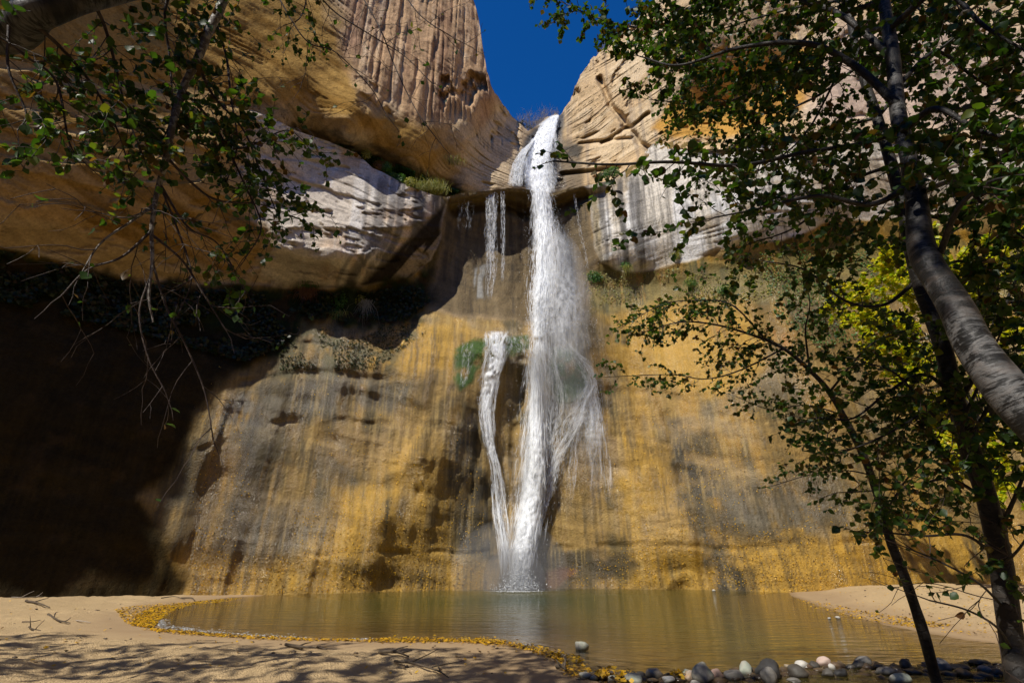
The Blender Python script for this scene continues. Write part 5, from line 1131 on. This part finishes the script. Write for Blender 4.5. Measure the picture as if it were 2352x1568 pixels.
STONES = [
 (1335.5,1481,32,21,'pale','lone rounded pale boulder standing in the pool off the sand spit'),
 (1346,1550,35,14,'pale','flat oval pale stone, leftmost of the row, touching the sand'),
 (1365,1556,18,10,'pale','small oval stone just right of the flat leftmost one'),
 (1392,1543,21,10,'white','small whitish stone half sunk behind the yellow leaves'),
 (1383,1554,11,11,'grey','tiny upright round stone among the yellow leaves'),
 (1406,1556,21,15,'pale','squarish pale stone right of the drift of yellow leaves'),
 (1461,1559,46,26,'pale','large low pale stone at the bottom edge with a knob on top'),
 (1450,1548,27,11,'black','black wet stone peeping over the pale knobbed stone'),
 (1476,1550,25,12,'dark','dark wet stone behind the right shoulder of the knobbed stone'),
 (1508,1545,38,25,'cream','well rounded cream boulder with a stained base, alone among flat stones'),
 (1540,1560,34,12,'white','flat white oval stone in front of the dark leaf-strewn one'),
 (1562,1557,24,12,'black','blackish low stone carrying yellow leaves'),
 (1502,1563,32,9,'brown','low brown stone almost submerged in front of the cream boulder'),
 (1580,1544,23,21,'pale','pale egg stone leaning on the left of the big grey boulder'),
 (1592,1551,27,22,'orange','rust stained stone with a white vein against the big grey boulder'),
 (1620,1545,42,43,'pale','tall smooth grey boulder, highest of the pale ones'),
 (1652,1545,28,27,'pink','round pinkish white stone right of the tall grey boulder'),
 (1691,1548,45,25,'grey','broad speckled grey stone with a shadowed front'),
 (1720,1535,37,30,'pale','pale pitted pointed stone behind the speckled grey one'),
 (1779,1536,63,47,'black','biggest stone of the row, black and humped'),
 (1776,1553,42,31,'grey','brownish grey dome stone in front of the big black one'),
 (1598,1567,25,8,'white','sliver of white stone cut by the bottom edge below the tall boulder'),
 (1724,1554,13,5,'grey','thin flat grey chip between speckled stone and brownish dome'),
 (1816,1529,24,9,'cream','small flat cream stone right behind the big black stone'),
 (1847,1525,34,18,'white','pale bluish oval stone behind the wide dark grey one'),
 (1842,1543,51,26,'dark','wide dark grey smooth stone right of the big black one'),
 (1874,1526,27,18,'dark','dark stone with a pale patch left of the pink one'),
 (1900,1518,34,20,'pink','pink domed stone sitting high at the back of the row'),
 (1914,1531,18,12,'white','small whitish stone under the pink domed one'),
 (1931,1528,28,15,'brown','brown wet stone right of the pink domed one'),
 (1910,1545,31,17,'dark','bluish dark stone in the front row below the pink dome'),
 (1939,1543,32,20,'black','blackish stone in the front row beside the first riffle'),
 (1959,1530,22,11,'dark','small dark stone with a yellow leaf at the head of the riffle'),
 (1994,1515,34,25,'grey','grey boulder standing proud where the stream breaks through'),
 (1977,1526,29,16,'dark','dark wet stone leaning left of the proud grey boulder'),
 (2037,1532,36,11,'brown','long flat brown stone awash right of the riffle'),
 (2047,1541,51,16,'grey','low pale backed stone awash in front of the flat brown one'),
 (2078,1559,43,20,'pale','pale dome stone alone in the stream nearest the bottom edge'),
 (2088,1526,27,22,'dark','glistening dark stone left of the sapling stem'),
 (2102,1541,35,10,'brown','flat stone just below the glistening one beside the sapling'),
 (2175,1527,45,32,'grey','big shiny grey boulder immediately right of the sapling stem'),
 (2217,1533,45,16,'dark','low dark stone right of the shiny grey boulder'),
 (2272,1538,32,21,'grey','rounded mottled stone close to the thick dark trunk'),
 (2260,1521,43,14,'black','long black stone behind the mottled one near the dark trunk'),
 (2303,1544,26,17,'dark','dark stone half hidden by the thick dark trunk'),
 (1830,1563,33,8,'grey','flat grey stone cut by the bottom edge under the wide dark one'),
 (1888,1539,26,9,'brown','mossy brown stone awash between the wide dark and bluish dark ones'),
 (2020,1524,30,9,'brown','brown stone awash right of the proud grey boulder'),
 (2140,1524,26,12,'dark','dark stone partly behind the sapling stem'),
 (2235,1548,30,10,'brown','low brown stone awash before the thick dark trunk')]
for i, (x, y, w_, h_, k, lab) in enumerate(STONES):
    yb = y+h_/2; g_ = on_ground(x, yb); wid = (on_ground(x+w_/2, yb)-on_ground(x-w_/2, yb)).length
    hi = h_/w_*wid*1.02; c = on_ground(x, yb); c.y += wid*.32; 
    dirn = Vector((c.x, c.y, 0)).normalized()
    rock('river_stone', (c.x, c.y, hi*.22), wid*.51, wid*.40, hi*.60, SM[k], 500+i, 3, None, .75).update_tag()
    o = C.objects[-1]; tag(o, lab, 'stone', None if i == 0 else 'river stones damming the pool outlet')
# small cobbles and grit between them, uncountable
cv, cf, cn = [], [], 0
ico = bmesh.new(); bmesh.ops.create_icosphere(ico, subdivisions=1, radius=1); IV = np.array([v.co[:] for v in ico.verts]); IF = np.array([[v.index for v in f.verts] for f in ico.faces]); ico.free()
def blobs(name, P, S3, mat, kind='stuff', parent=None, label=None):
    n = len(P); V = P[:, None]+IV[None]*S3[:, None]*(1+.25*rng.normal(0, 1, (n, len(IV), 1)))
    o = mesh_np(name, V.reshape(-1, 3), (np.arange(n)[:, None, None]*len(IV)+IF[None]).reshape(-1, 3), mat, parent); o['kind'] = kind
    if label: o['label'] = label
    return o
n = 520; xx = rng.uniform(1330, 2340, n); yy = np.interp(xx, [1330, 1600, 1900, 2340], [1556, 1558, 1538, 1536])+rng.normal(0, 7, n)
P = np.array([on_ground(a, b)[:] for a, b in zip(xx, yy)]); P[:, 2] = rng.uniform(-.06, .0, n); sz = rng.uniform(.03, .10, n)
blobs('dark_gravel', P, np.stack([sz*1.3, sz, sz*.7], 1), SM['brown'], label='dark wet gravel wedged between the dam stones')
n = 260; X_ = rng.uniform(-16, 14, n); Y_ = rng.uniform(7, 22, n); d_ = shore_d(X_, Y_); k_ = (d_ < -.2); X_, Y_ = X_[k_], Y_[k_]
sz = rng.uniform(.012, .035, len(X_)); blobs('pebbles', np.stack([X_, Y_, ground_h(X_, Y_)+sz*.2], 1), np.stack([sz*1.3, sz, sz*.8], 1), SM['brown'], label='scattered small pebbles and clods on the sand')
for x, y, w_, lab in ((1925, 1420, 16, 'white cobble lying in the shallows off the right sand bar'), (1905, 1421, 11, 'small flat white cobble left of the bigger one on the right shallows'), (243, 1364, 34, 'dim grey boulder at the foot of the shaded wall'), (1640, 1357, 12, 'small pale stone at the waterline right of the arch')):
    c = on_ground(x, y); wid = w_*.43537/512*Vector(c).length*.62
    o = rock('stone', (c.x, c.y, wid*.15), wid*.5, wid*.4, wid*.32, SM['grey' if x < 300 else 'white'], int(x), 2); tag(o, lab, 'stone')

# ------------------------------------------------------------------ fallen leaves, foam
M_LITTER = leaf_mat('fallen_leaf', False, [(0.0, (.50, .30, .02)), (.4, (.68, .42, .035)), (.6, (.36, .2, .03)), (.78, (.12, .07, .03)), (1.0, (.04, .03, .02))])
def litter(name, P, N, size, label, mat=None):
    n = len(P); a = rng.uniform(0, 6.283, n); N = N+rng.normal(0, .25, (n, 3)); N /= np.linalg.norm(N, axis=1, keepdims=True)
    t_ = np.stack([np.cos(a), np.sin(a), rng.normal(0, .3, n)], 1); t_ -= N*np.sum(t_*N, 1, keepdims=True); t_ /= np.linalg.norm(t_, axis=1, keepdims=True); b_ = np.cross(N, t_)
    s_ = size*rng.uniform(.6, 1.3, n); q = np.array([[-.5, 0, 0], [-.1, -.42, .08], [.5, 0, .1], [-.1, .42, .05]])
    V = P[:, None]+(t_[:, None]*q[None, :, 0:1]+b_[:, None]*q[None, :, 1:2]+N[:, None]*q[None, :, 2:3])*s_[:, None, None]
    o = mesh_np(name, V.reshape(-1, 3), np.arange(n*4).reshape(n, 4), mat or M_LITTER, None, False); o['kind'] = 'stuff'; o['label'] = label; return o
def rand_poly(poly, n, near=None):
    P = np.array(poly, float); lo, hi = P.min(0), P.max(0); out = np.empty((0, 2))
    while len(out) < n:
        q = rng.uniform(lo, hi, (n*3, 2)); out = np.vstack([out, q[poly_sdf(q[:, 0], q[:, 1], poly) > 0]])
    return out[:n]
def on_gr(xy, lift=.012):
    G_ = np.array([on_ground(a, b, .03)[:2] for a, b in xy]); z = np.maximum(ground_h(G_[:, 0], G_[:, 1]), 0)+lift+rng.random(len(G_))*.02
    return np.column_stack([G_, z])
up3 = np.array([[0, 0, 1.0]])
drift = rand_poly([(470, 1377), (560, 1371), (530, 1379), (440, 1388), (392, 1402), (366, 1420), (352, 1441), (300, 1436), (312, 1412), (350, 1394)], 3200)
drift2 = rand_poly([(260, 1400), (350, 1388), (480, 1378), (400, 1400), (345, 1440), (290, 1432)], 1500)
def along(pts, n, sp):
    P = np.array(pts, float); u = rng.random(n)*(len(P)-1); i = np.minimum(u.astype(int), len(P)-2); w = (u-i)[:, None]
    Q = P[i]*(1-w)+P[i+1]*w; th = 1.2+1.1*fbm2(Q[:, :1]*.02, Q[:, :1]*0+.5, 3, 333)+.6*fbm2(Q[:, :1]*.09, Q[:, :1]*0+.5, 2, 334)
    return (Q+rng.normal(0, 1, (n, 2))*np.array(sp)*np.clip(th, .25, 3))[rng.random(n) < np.clip(th[:, 0]*.75, .15, 1)]
edge = np.vstack([along([(350, 1444), (440, 1453), (560, 1462), (750, 1469)], 1300, (10, 1.8)), along([(750, 1469), (900, 1471), (1000, 1471)], 420, (14, 1.4)), along([(860, 1468), (1000, 1467), (1100, 1470), (1130, 1473)], 1500, (12, 2.0)), along([(1130, 1473), (1200, 1481), (1258, 1496), (1288, 1511), (1300, 1530), (1320, 1548)], 1100, (9, 3.2))])
bar = np.vstack([rand_poly([(1825, 1372), (1900, 1385), (1990, 1405), (2110, 1425), (2200, 1440), (2100, 1440), (1960, 1418), (1860, 1392)], 900), rand_poly([(1900, 1370), (2300, 1400), (2330, 1470), (2150, 1450), (2000, 1415)], 260), rand_poly([(0, 1390), (900, 1475), (1250, 1500), (1250, 1560), (0, 1560)], 120)])
shal = rand_poly([(1260, 1490), (1330, 1500), (1360, 1535), (1330, 1548), (1300, 1525)], 150)
A_ = np.vstack([drift, drift2, edge, bar]); P = on_gr(A_); litter('fallen_leaves', P, np.repeat(up3, len(P), 0), .065, 'drifts of yellow leaves washed up along the pool edge')
P = on_gr(shal, .004); litter('floating_leaves', P, np.repeat(up3, len(P), 0), .07, 'yellow leaves afloat beside the sand spit')
st = np.vstack([along([(1375, 1550), (1405, 1548)], 90, (9, 4)), along([(1425, 1560), (1440, 1556)], 45, (6, 4)), along([(1545, 1552), (1575, 1552)], 40, (9, 3))]); P = on_gr(st, .06); litter('trapped_leaves', P, np.repeat(up3, len(P), 0)*.6, .09, 'wet yellow leaves trapped between the pale dam stones')
# leaves plastered on the wet wall
n = 5200; xx = rng.uniform(150, 2300, n*2); yy = 1362-np.abs(rng.normal(0, 190, n*2))*(.5+rng.random(n*2)); kk = (yy > 700) & ((fbm2(xx*.008, yy*.012, 3, 610) > -.15) | (yy > 1290)) & (np.abs(xx-1200-(yy-1350)*-.04) > 95) & (xx > 440); xx, yy = xx[kk][:n], yy[kk][:n]
a_, t_ = pix_dir(xx, yy); rw = wallR(xx, yy)-.03; P = np.stack([rw*np.sin(a_), rw*np.cos(a_), CAM_Z+rw*t_], 1); P = P[P[:, 2] > .05]; N_ = -P*np.array([1, 1, 0]); N_ /= np.linalg.norm(N_, axis=1, keepdims=True)
litter('wall_leaves', P, N_, .06, 'specks of yellow leaves stuck to the wet wall')
# foam on the shore and under the fall
M_FOAM = simple_mat('foam', (.62, .64, .64), .6, .3, 30)
fo = np.vstack([along([(350, 1424), (372, 1436), (420, 1444), (500, 1452), (600, 1459), (700, 1464)], 500, (12, 1.6)), along([(372, 1408), (400, 1397), (440, 1388), (500, 1379)], 70, (5, 1.0)), along([(352, 1422), (385, 1428)], 110, (9, 3)), along([(820, 1466), (900, 1468)], 60, (8, .6))])
P = np.array([on_ground(a, b, .0)[:] for a, b in fo]); P[:, 2] = .008; sz = rng.uniform(.006, .022, len(P)); blobs('shore_foam', P, np.stack([sz*1.6, sz, sz*.18], 1), M_FOAM, label='broken line of white foam on the left shore')
n = 900; a = rng.uniform(0, 6.283, n); rr = np.abs(rng.normal(0, .75, n)); P = np.stack([c0.x-.1+rr*np.cos(a)*1.05, c0.y-.5-np.abs(rr*np.sin(a))*.8, np.full(n, .01)], 1); sz = rng.uniform(.01, .06, n)*np.exp(-rr/1.2)
blobs('splash_foam', P, np.stack([sz*1.6, sz, sz*.35], 1), M_FOAM, label='white foam boiling where the fall meets the pool')

# ------------------------------------------------------------------ sticks and driftwood
M_WOOD = simple_mat('weathered_wood', (.10, .075, .05), .9, .6, 30); M_WOODP = simple_mat('pale_wood', (.35, .30, .24), .9, .5, 30)
def stick(name, pts, r, label, cat='stick', mat=None, forks=()):
    G = [on_ground(x, y, .06) for x, y in pts]; G = [Vector((g.x, g.y, float(ground_h(np.array([[g.x]]), np.array([[g.y]]))[0, 0])+r+.01+lz)) for g, lz in zip(G, [0]+[.02]*(len(G)-2)+[0.0])]
    T = Tubes(); P = catmull([g[:] for g in G], 5); T.add(P, np.linspace(r, r*.4, len(P)), 6, .25, int(r*1e5))
    for k, (dx, dy, dz) in enumerate(forks):
        q = P[int(len(P)*(.3+.4*k/max(1, len(forks)-1 or 1)))]; T.add(catmull([q, q+np.array([dx, dy, dz])*.5+rng.normal(0, .02, 3), q+np.array([dx, dy, dz])], 3), np.linspace(r*.6, r*.2, 7), 5)
    o = T.build(name, mat or M_WOOD, None); tag(o, label, cat); return o
stick('stick', [(55, 1393), (85, 1397), (112, 1401)], .035, 'long dark stick at the edge of the wall shadow', forks=((.2, .3, .1),))
stick('stick', [(108, 1417), (132, 1429), (160, 1434)], .03, 'dark crooked stick lying on the left sand nearer the pool', forks=((-.1, .2, .12), (.1, .1, .08)))
stick('stick', [(50, 1431), (75, 1433), (92, 1430)], .018, 'thin twig on the far left sand')
stick('stick', [(65, 1443), (72, 1450), (92, 1451)], .02, 'forked twig sticking up from the left sand', forks=((-.1, 0, .25), (.15, 0, .2)))
stick('stick', [(175, 1425), (190, 1429), (208, 1430)], .016, 'short pale twig right of the crooked dark stick', mat=M_WOODP)
stick('stick', [(175, 1468), (183, 1472), (198, 1470)], .012, 'small curved twig on the sand in front of the pool')
stick('stick', [(415, 1374), (440, 1374), (446, 1377)], .03, 'dark stick behind the drift of yellow leaves')
stick('stick', [(370, 1375), (400, 1373), (425, 1376)], .02, 'thin stick at the foot of the wall behind the leaf drift')
stick('debris_branch', [(655, 1484), (690, 1492), (720, 1496), (750, 1498)], .03, 'dark line of bark debris on the sand below the pool', 'debris', forks=((.2, .1, .05), (.1, -.1, .04)))
stick('debris_branch', [(870, 1510), (905, 1520), (938, 1524)], .03, 'longer debris branch near the dappled shade', 'debris', forks=((.3, .1, .06), (.2, -.1, .05)))
stick('debris_branch', [(905, 1530), (950, 1537), (1005, 1550), (1030, 1562)], .02, 'tangled twiggy branch in the shade at the bottom centre', 'debris', forks=((.4, .2, .15), (.5, -.1, .1), (-.2, .3, .12)))
stick('debris_branch', [(1280, 1528), (1292, 1532), (1300, 1537)], .035, 'clump of dark root at the tip of the sand spit', 'debris', forks=((.1, .1, .12), (-.1, 0, .1), (.0, .1, .15)))
stick('dry_branch', [(20, 1388), (60, 1386), (105, 1380)], .02, 'pale dead branch lying at the foot of the dark wall', 'stick', M_WOODP, forks=((.3, .1, .2), (.2, 0, .15)))
stick('driftwood_log', [(2028, 1350), (2045, 1340), (2065, 1345), (2100, 1352)], .13, 'dark driftwood log propped on the right sand bank by the wall', 'driftwood', M_WOOD, forks=((-.5, -.2, -.15), (-.7, 0, .5), (.1, -.3, -.2), (.3, .2, .2)))

# ------------------------------------------------------------------ plants on the cliff
def veg_mat(name, stops): return leaf_mat(name, False, stops)
M_FERN = veg_mat('fern_leaf', [(0, (.03, .08, .02)), (.6, (.06, .16, .035)), (1, (.12, .2, .05))])
M_DMOSS = veg_mat('hanging_moss', [(0, (.012, .025, .008)), (.6, (.025, .045, .012)), (.9, (.05, .03, .012)), (1, (.07, .06, .02))])
M_GRASS = veg_mat('ledge_grass', [(0, (.12, .16, .03)), (.5, (.24, .24, .06)), (1, (.38, .32, .12))])
M_DRY = veg_mat('dry_fern', [(0, (.16, .07, .03)), (1, (.30, .16, .07))])
M_SILV = veg_mat('bare_twig', [(0, (.30, .28, .25)), (1, (.42, .40, .36))])
M_SLIME = veg_mat('slime', [(0, (.04, .11, .01)), (.6, (.08, .17, .012)), (1, (.15, .18, .02))])
def wpt(x, y, off=.05, up=False):
    r = float(wallR(x, y, up)[0])-off; return at(x, y, r)
def leafy_blob(name, c, r, n, size, mat, parent, squash=(1, .6, 1)):
    d = rng.normal(0, 1, (n, 3)); d /= np.linalg.norm(d, axis=1, keepdims=True); P = np.array(c)-np.array(parent.location)+d*np.array(squash)*r*rng.random((n, 1))**.4
    N = d+rng.normal(0, .5, (n, 3))+np.array([0, -.4, .4]); N /= np.linalg.norm(N, axis=1, keepdims=True); a = rng.normal(0, 1, (n, 3)); a -= N*np.sum(a*N, 1, keepdims=True); a /= np.linalg.norm(a, axis=1, keepdims=True); b = np.cross(N, a)
    s = size*rng.uniform(.5, 1.3, n); q = np.array([[-.5, 0, 0], [0, -.38, .05], [.5, 0, 0], [0, .38, .05]])
    V = P[:, None]+(a[:, None]*q[None, :, 0:1]+b[:, None]*q[None, :, 1:2]+N[:, None]*q[None, :, 2:3])*s[:, None, None]
    o = mesh_np(name, V.reshape(-1, 3), np.arange(n*4).reshape(n, 4), mat, parent, False); o['kind'] = 'stuff'; return o
def blades(name, c, r, n, ln, mat, parent, down=False, w=.012):
    c = np.array(c)-np.array(parent.location); p = c+rng.normal(0, r, (n, 3))*np.array([1, .5, .15]); d = rng.normal(0, .45, (n, 3)); d[:, 2] = -1 if down else 1; d[:, 1] -= .25; d /= np.linalg.norm(d, axis=1, keepdims=True)
    l = ln*rng.uniform(.5, 1.2, n)[:, None]; s = np.array([[1, 0, 0]])*w; k = [p-s, p+s, p+d*l*.6+s*.7, p+d*l*.6-s*.7, p+d*l+np.array([[0, 0, -.25]])*l*np.abs(rng.normal(0, 1, (n, 1)))+rng.normal(0, .1, (n, 3))*l]
    V = np.stack(k, 1); i = np.arange(n)[:, None]*5; F4 = i+np.array([[0, 1, 2, 3]]); F3 = i+np.array([[3, 2, 4]])
    o = mesh_np(name, V.reshape(-1, 3), [F4, F3], mat, parent, False); o['kind'] = 'stuff'; return o
def plant(name, label, cat, x, y, parts, up=False, group=None, off=.05):
    c = wpt(x, y, off, up); root = empty(name, c); tag(root, label, cat, group)
    for kind, dx, dz, r, n, sz, mat in parts:
        q = Vector((c.x+dx, c.y-.1, c.z+dz))
        if kind == 'leaf': leafy_blob('foliage', q, r, n, sz, mat, root)
        elif kind == 'blade': blades('blades', q, r, n, sz, mat, root)
        else: blades('hanging_stems', q, r, n, sz, mat, root, True)
    st = Tubes().add(np.array([[0, .05, -.1], [0, -.05, 0], [.02, -.12, .12]]), [.03, .025, .015], 5).build('stem', M_TWIG, root)
    return root
plant('fern_tuft', 'green topped fern with a rusty skirt hanging from the shaded ledge', 'fern', 711, 664, [('blade', 0, .0, .30, 160, .55, M_FERN), ('hang', 0, -.05, .30, 260, .8, M_DRY), ('leaf', .0, -.1, .5, 200, .09, M_DRY)])
plant('ledge_shrub', 'tall straggly green shrub clinging under the ledge by the shadow edge', 'shrub', 776, 700, [('leaf', 0, .9, .45, 260, .12, M_FERN), ('leaf', .1, .2, .5, 340, .12, M_FERN), ('leaf', -.1, -.6, .5, 340, .12, M_FERN), ('hang', .1, -.5, .3, 80, .8, M_GRASS)])
plant('ledge_shrub', 'yellowing shrub with dry hanging stems right of the tall straggly one', 'shrub', 828, 705, [('leaf', -.1, .4, .45, 240, .11, M_GRASS), ('hang', .3, .4, .2, 90, 1.4, M_SILV), ('leaf', .3, -.6, .5, 240, .1, M_FERN)])
plant('grass_tuft', 'pale green grass tuft beside the chute on the left ledge', 'grass', 985, 440, [('blade', -.3, 0, .5, 700, .75, M_GRASS), ('blade', .5, 0, .4, 300, .8, M_GRASS)], off=-.35)
plant('cushion_plant', 'long green cushion trailing along the left ledge lip', 'plant', 925, 415, [('leaf', -.9, .3, .5, 700, .08, M_FERN), ('leaf', -.2, .05, .45, 700, .08, M_FERN), ('leaf', .5, -.2, .4, 500, .08, M_GRASS)], off=-.2)
plant('cushion_plant', 'reddish green cushion at the upper end of the left ledge', 'plant', 878, 385, [('leaf', -.2, .1, .4, 400, .09, M_DRY), ('leaf', .3, 0, .4, 500, .08, M_FERN)], off=-.1)
plant('ledge_shrub', 'small pale shrub at the top left corner of the white bulge', 'shrub', 842, 362, [('leaf', 0, .2, .4, 320, .09, M_GRASS)], off=-.1)
plant('cushion_plant', 'bright green cushion draped over the pale drip streaked band right of the falls', 'plant', 1400, 400, [('leaf', -.3, -.1, .4, 700, .09, M_FERN), ('leaf', .3, .15, .45, 900, .09, M_FERN)])
plant('ledge_shrub', 'dull green shrub hanging below the pale band just right of the falls', 'shrub', 1362, 640, [('leaf', 0, .1, .5, 420, .1, M_FERN), ('leaf', .4, .0, .35, 220, .1, M_FERN)])
plant('ledge_shrub', 'small green shrub tucked under the bottom lip of the pale band', 'shrub', 1437, 612, [('leaf', 0, .1, .35, 300, .1, M_FERN), ('hang', 0, 0, .2, 60, .6, M_GRASS)])
plant('ledge_shrub', 'yellow green tuft under the pale band right of the small shrub', 'shrub', 1553, 590, [('leaf', 0, .05, .3, 220, .1, M_GRASS), ('blade', 0, 0, .2, 80, .4, M_GRASS)])
plant('ledge_shrub', 'low shrub on the algae streaked wall left of the upper sapling leaves', 'shrub', 1585, 646, [('leaf', 0, 0, .35, 260, .1, M_GRASS), ('hang', 0, 0, .2, 80, .6, M_FERN)])
plant('ledge_shrub', 'grey green shrub on the algae streaked wall lower right', 'shrub', 1660, 668, [('leaf', 0, 0, .4, 260, .1, M_FERN), ('leaf', .4, .2, .3, 160, .1, M_GRASS)])
plant('dry_shrub', 'straw coloured bush on the sunlit shelf left of the chute', 'shrub', 1032, 365+10, [('blade', 0, 0, .5, 260, .4, M_GRASS)], up=True)
# the hanging garden of moss and fern under the shaded lip: uncountable
def on_wall(xy, off, up=False):
    a_, t_ = pix_dir(xy[:, 0], xy[:, 1]); r = wallR(xy[:, 0], xy[:, 1], up)-off; return np.stack([r*np.sin(a_), r*np.cos(a_), CAM_Z+r*t_], 1)
def moss(name, poly, n, size, mat, label, up=False, off=.15, clump=.02):
    xy = rand_poly(poly, n*2); k = fbm2(xy[:, 0]*clump, xy[:, 1]*clump, 3, 620) > -.12; xy = xy[k][:n]
    P = on_wall(xy, rng.random(len(xy))*off, up); N = -P*np.array([1, 1, 0]); N /= np.linalg.norm(N, axis=1, keepdims=True); N = N+np.array([0, 0, .5])+rng.normal(0, .5, N.shape)
    return litter(name, P, N, size, label, mat)
moss('hanging_moss', [(0, 575), (300, 650), (560, 670), (850, 670), (960, 655), (990, 690), (930, 738), (700, 742), (640, 800), (560, 830), (300, 760), (0, 690)], 9000, .2, M_DMOSS, 'dark curtain of moss and fern under the shaded lip', off=.4)
moss('ledge_moss', [(744, 326), (820, 345), (900, 374), (960, 396), (1010, 424), (1060, 438), (1040, 448), (940, 424), (860, 384), (780, 340)], 2600, .16, M_FERN, 'dark green moss packed under the left buttress', up=True, off=.35, clump=.05)
moss('wall_algae', [(1340, 625), (1500, 625), (1700, 590), (2000, 560), (2340, 540), (2340, 680), (1900, 690), (1600, 690), (1350, 700)], 3500, .10, M_GRASS, 'olive tufts and algae crust on the upper right wall', off=.1)
moss('wall_ferns', [(1740, 580), (2000, 570), (2050, 760), (1880, 800), (1780, 720)], 1800, .13, M_FERN, 'patch of small ferns on the right wall behind the sapling', off=.15)
moss('wall_weeds', [(650, 745), (1000, 745), (860, 850), (640, 850)], 1800, .09, M_DMOSS, 'dark lichen and weeds on the wall below the shaded garden', off=.06)
moss('green_slime', [(1045, 800), (1090, 775), (1215, 768), (1215, 812), (1120, 830), (1085, 885), (1060, 893), (1040, 870)], 1500, .05, M_SLIME, 'bright green slime beside the lower stream', off=.02)
moss('green_slime', [(1268, 795), (1320, 800), (1348, 850), (1342, 910), (1285, 925), (1262, 860)], 900, .05, M_SLIME, 'green slime glimpsed through the spray on the rounded bulge', off=.02)

# bare bushes on the skyline
def rim_bush(name, label, x, y, r, h, n, mat=None, lv=0, group=None):
    b = at(x, y, r); T = Tree(name, label, 'bush', b, group, leaf=.09, twig=M_SILVB if lv == 0 else M_TWIG)
    for i in range(n):
        d = np.array([rng.normal(0, .35), rng.normal(0, .2), 1.0]); d /= np.linalg.norm(d); T.grow(np.array(b)+np.array([rng.normal(0, .15), 0, -.3]), d, h*rng.uniform(.7, 1.15), .022, 3, lv, -.1)
    T.finish(0)
M_SILVB = simple_mat('silver_twigs', (.34, .31, .28), .9, .2)
for x, y, h, lab in ((1196, 284, .9, 'low bare grey bush on the skyline left of the others'), (1222, 296, 1.7, 'taller bare grey bush in the bottom of the notch'), (1250, 286, 1.5, 'tallest bare bush rising behind the lip of the cascade'), (1240, 290, .9, 'small bare bush between the two taller ones'), (1274, 270, 1.0, 'spindly bare bush leaning out right above the cascade lip')):
    rim_bush('bare_bush', lab, x, y+2, float(wallR(x, 300, True)[0])+3.2, h, 12, group='bare bushes on the canyon rim')
rim_bush('rim_bush', 'little green bush on the rim under the bare ones', 1201, 290, float(wallR(1201, 305, True)[0])+1.2, .6, 10, lv=14)
for x, y, lab in ((1383, 120, 'grey scrubby bush on the edge of the right dome'), (1400, 101, 'second grey scrubby bush higher up the edge of the right dome')):
    rim_bush('scrub_bush', lab, x, y, float(wallR(x, y+12, True)[0])+.5, .8, 14, group='scrub on the right dome')
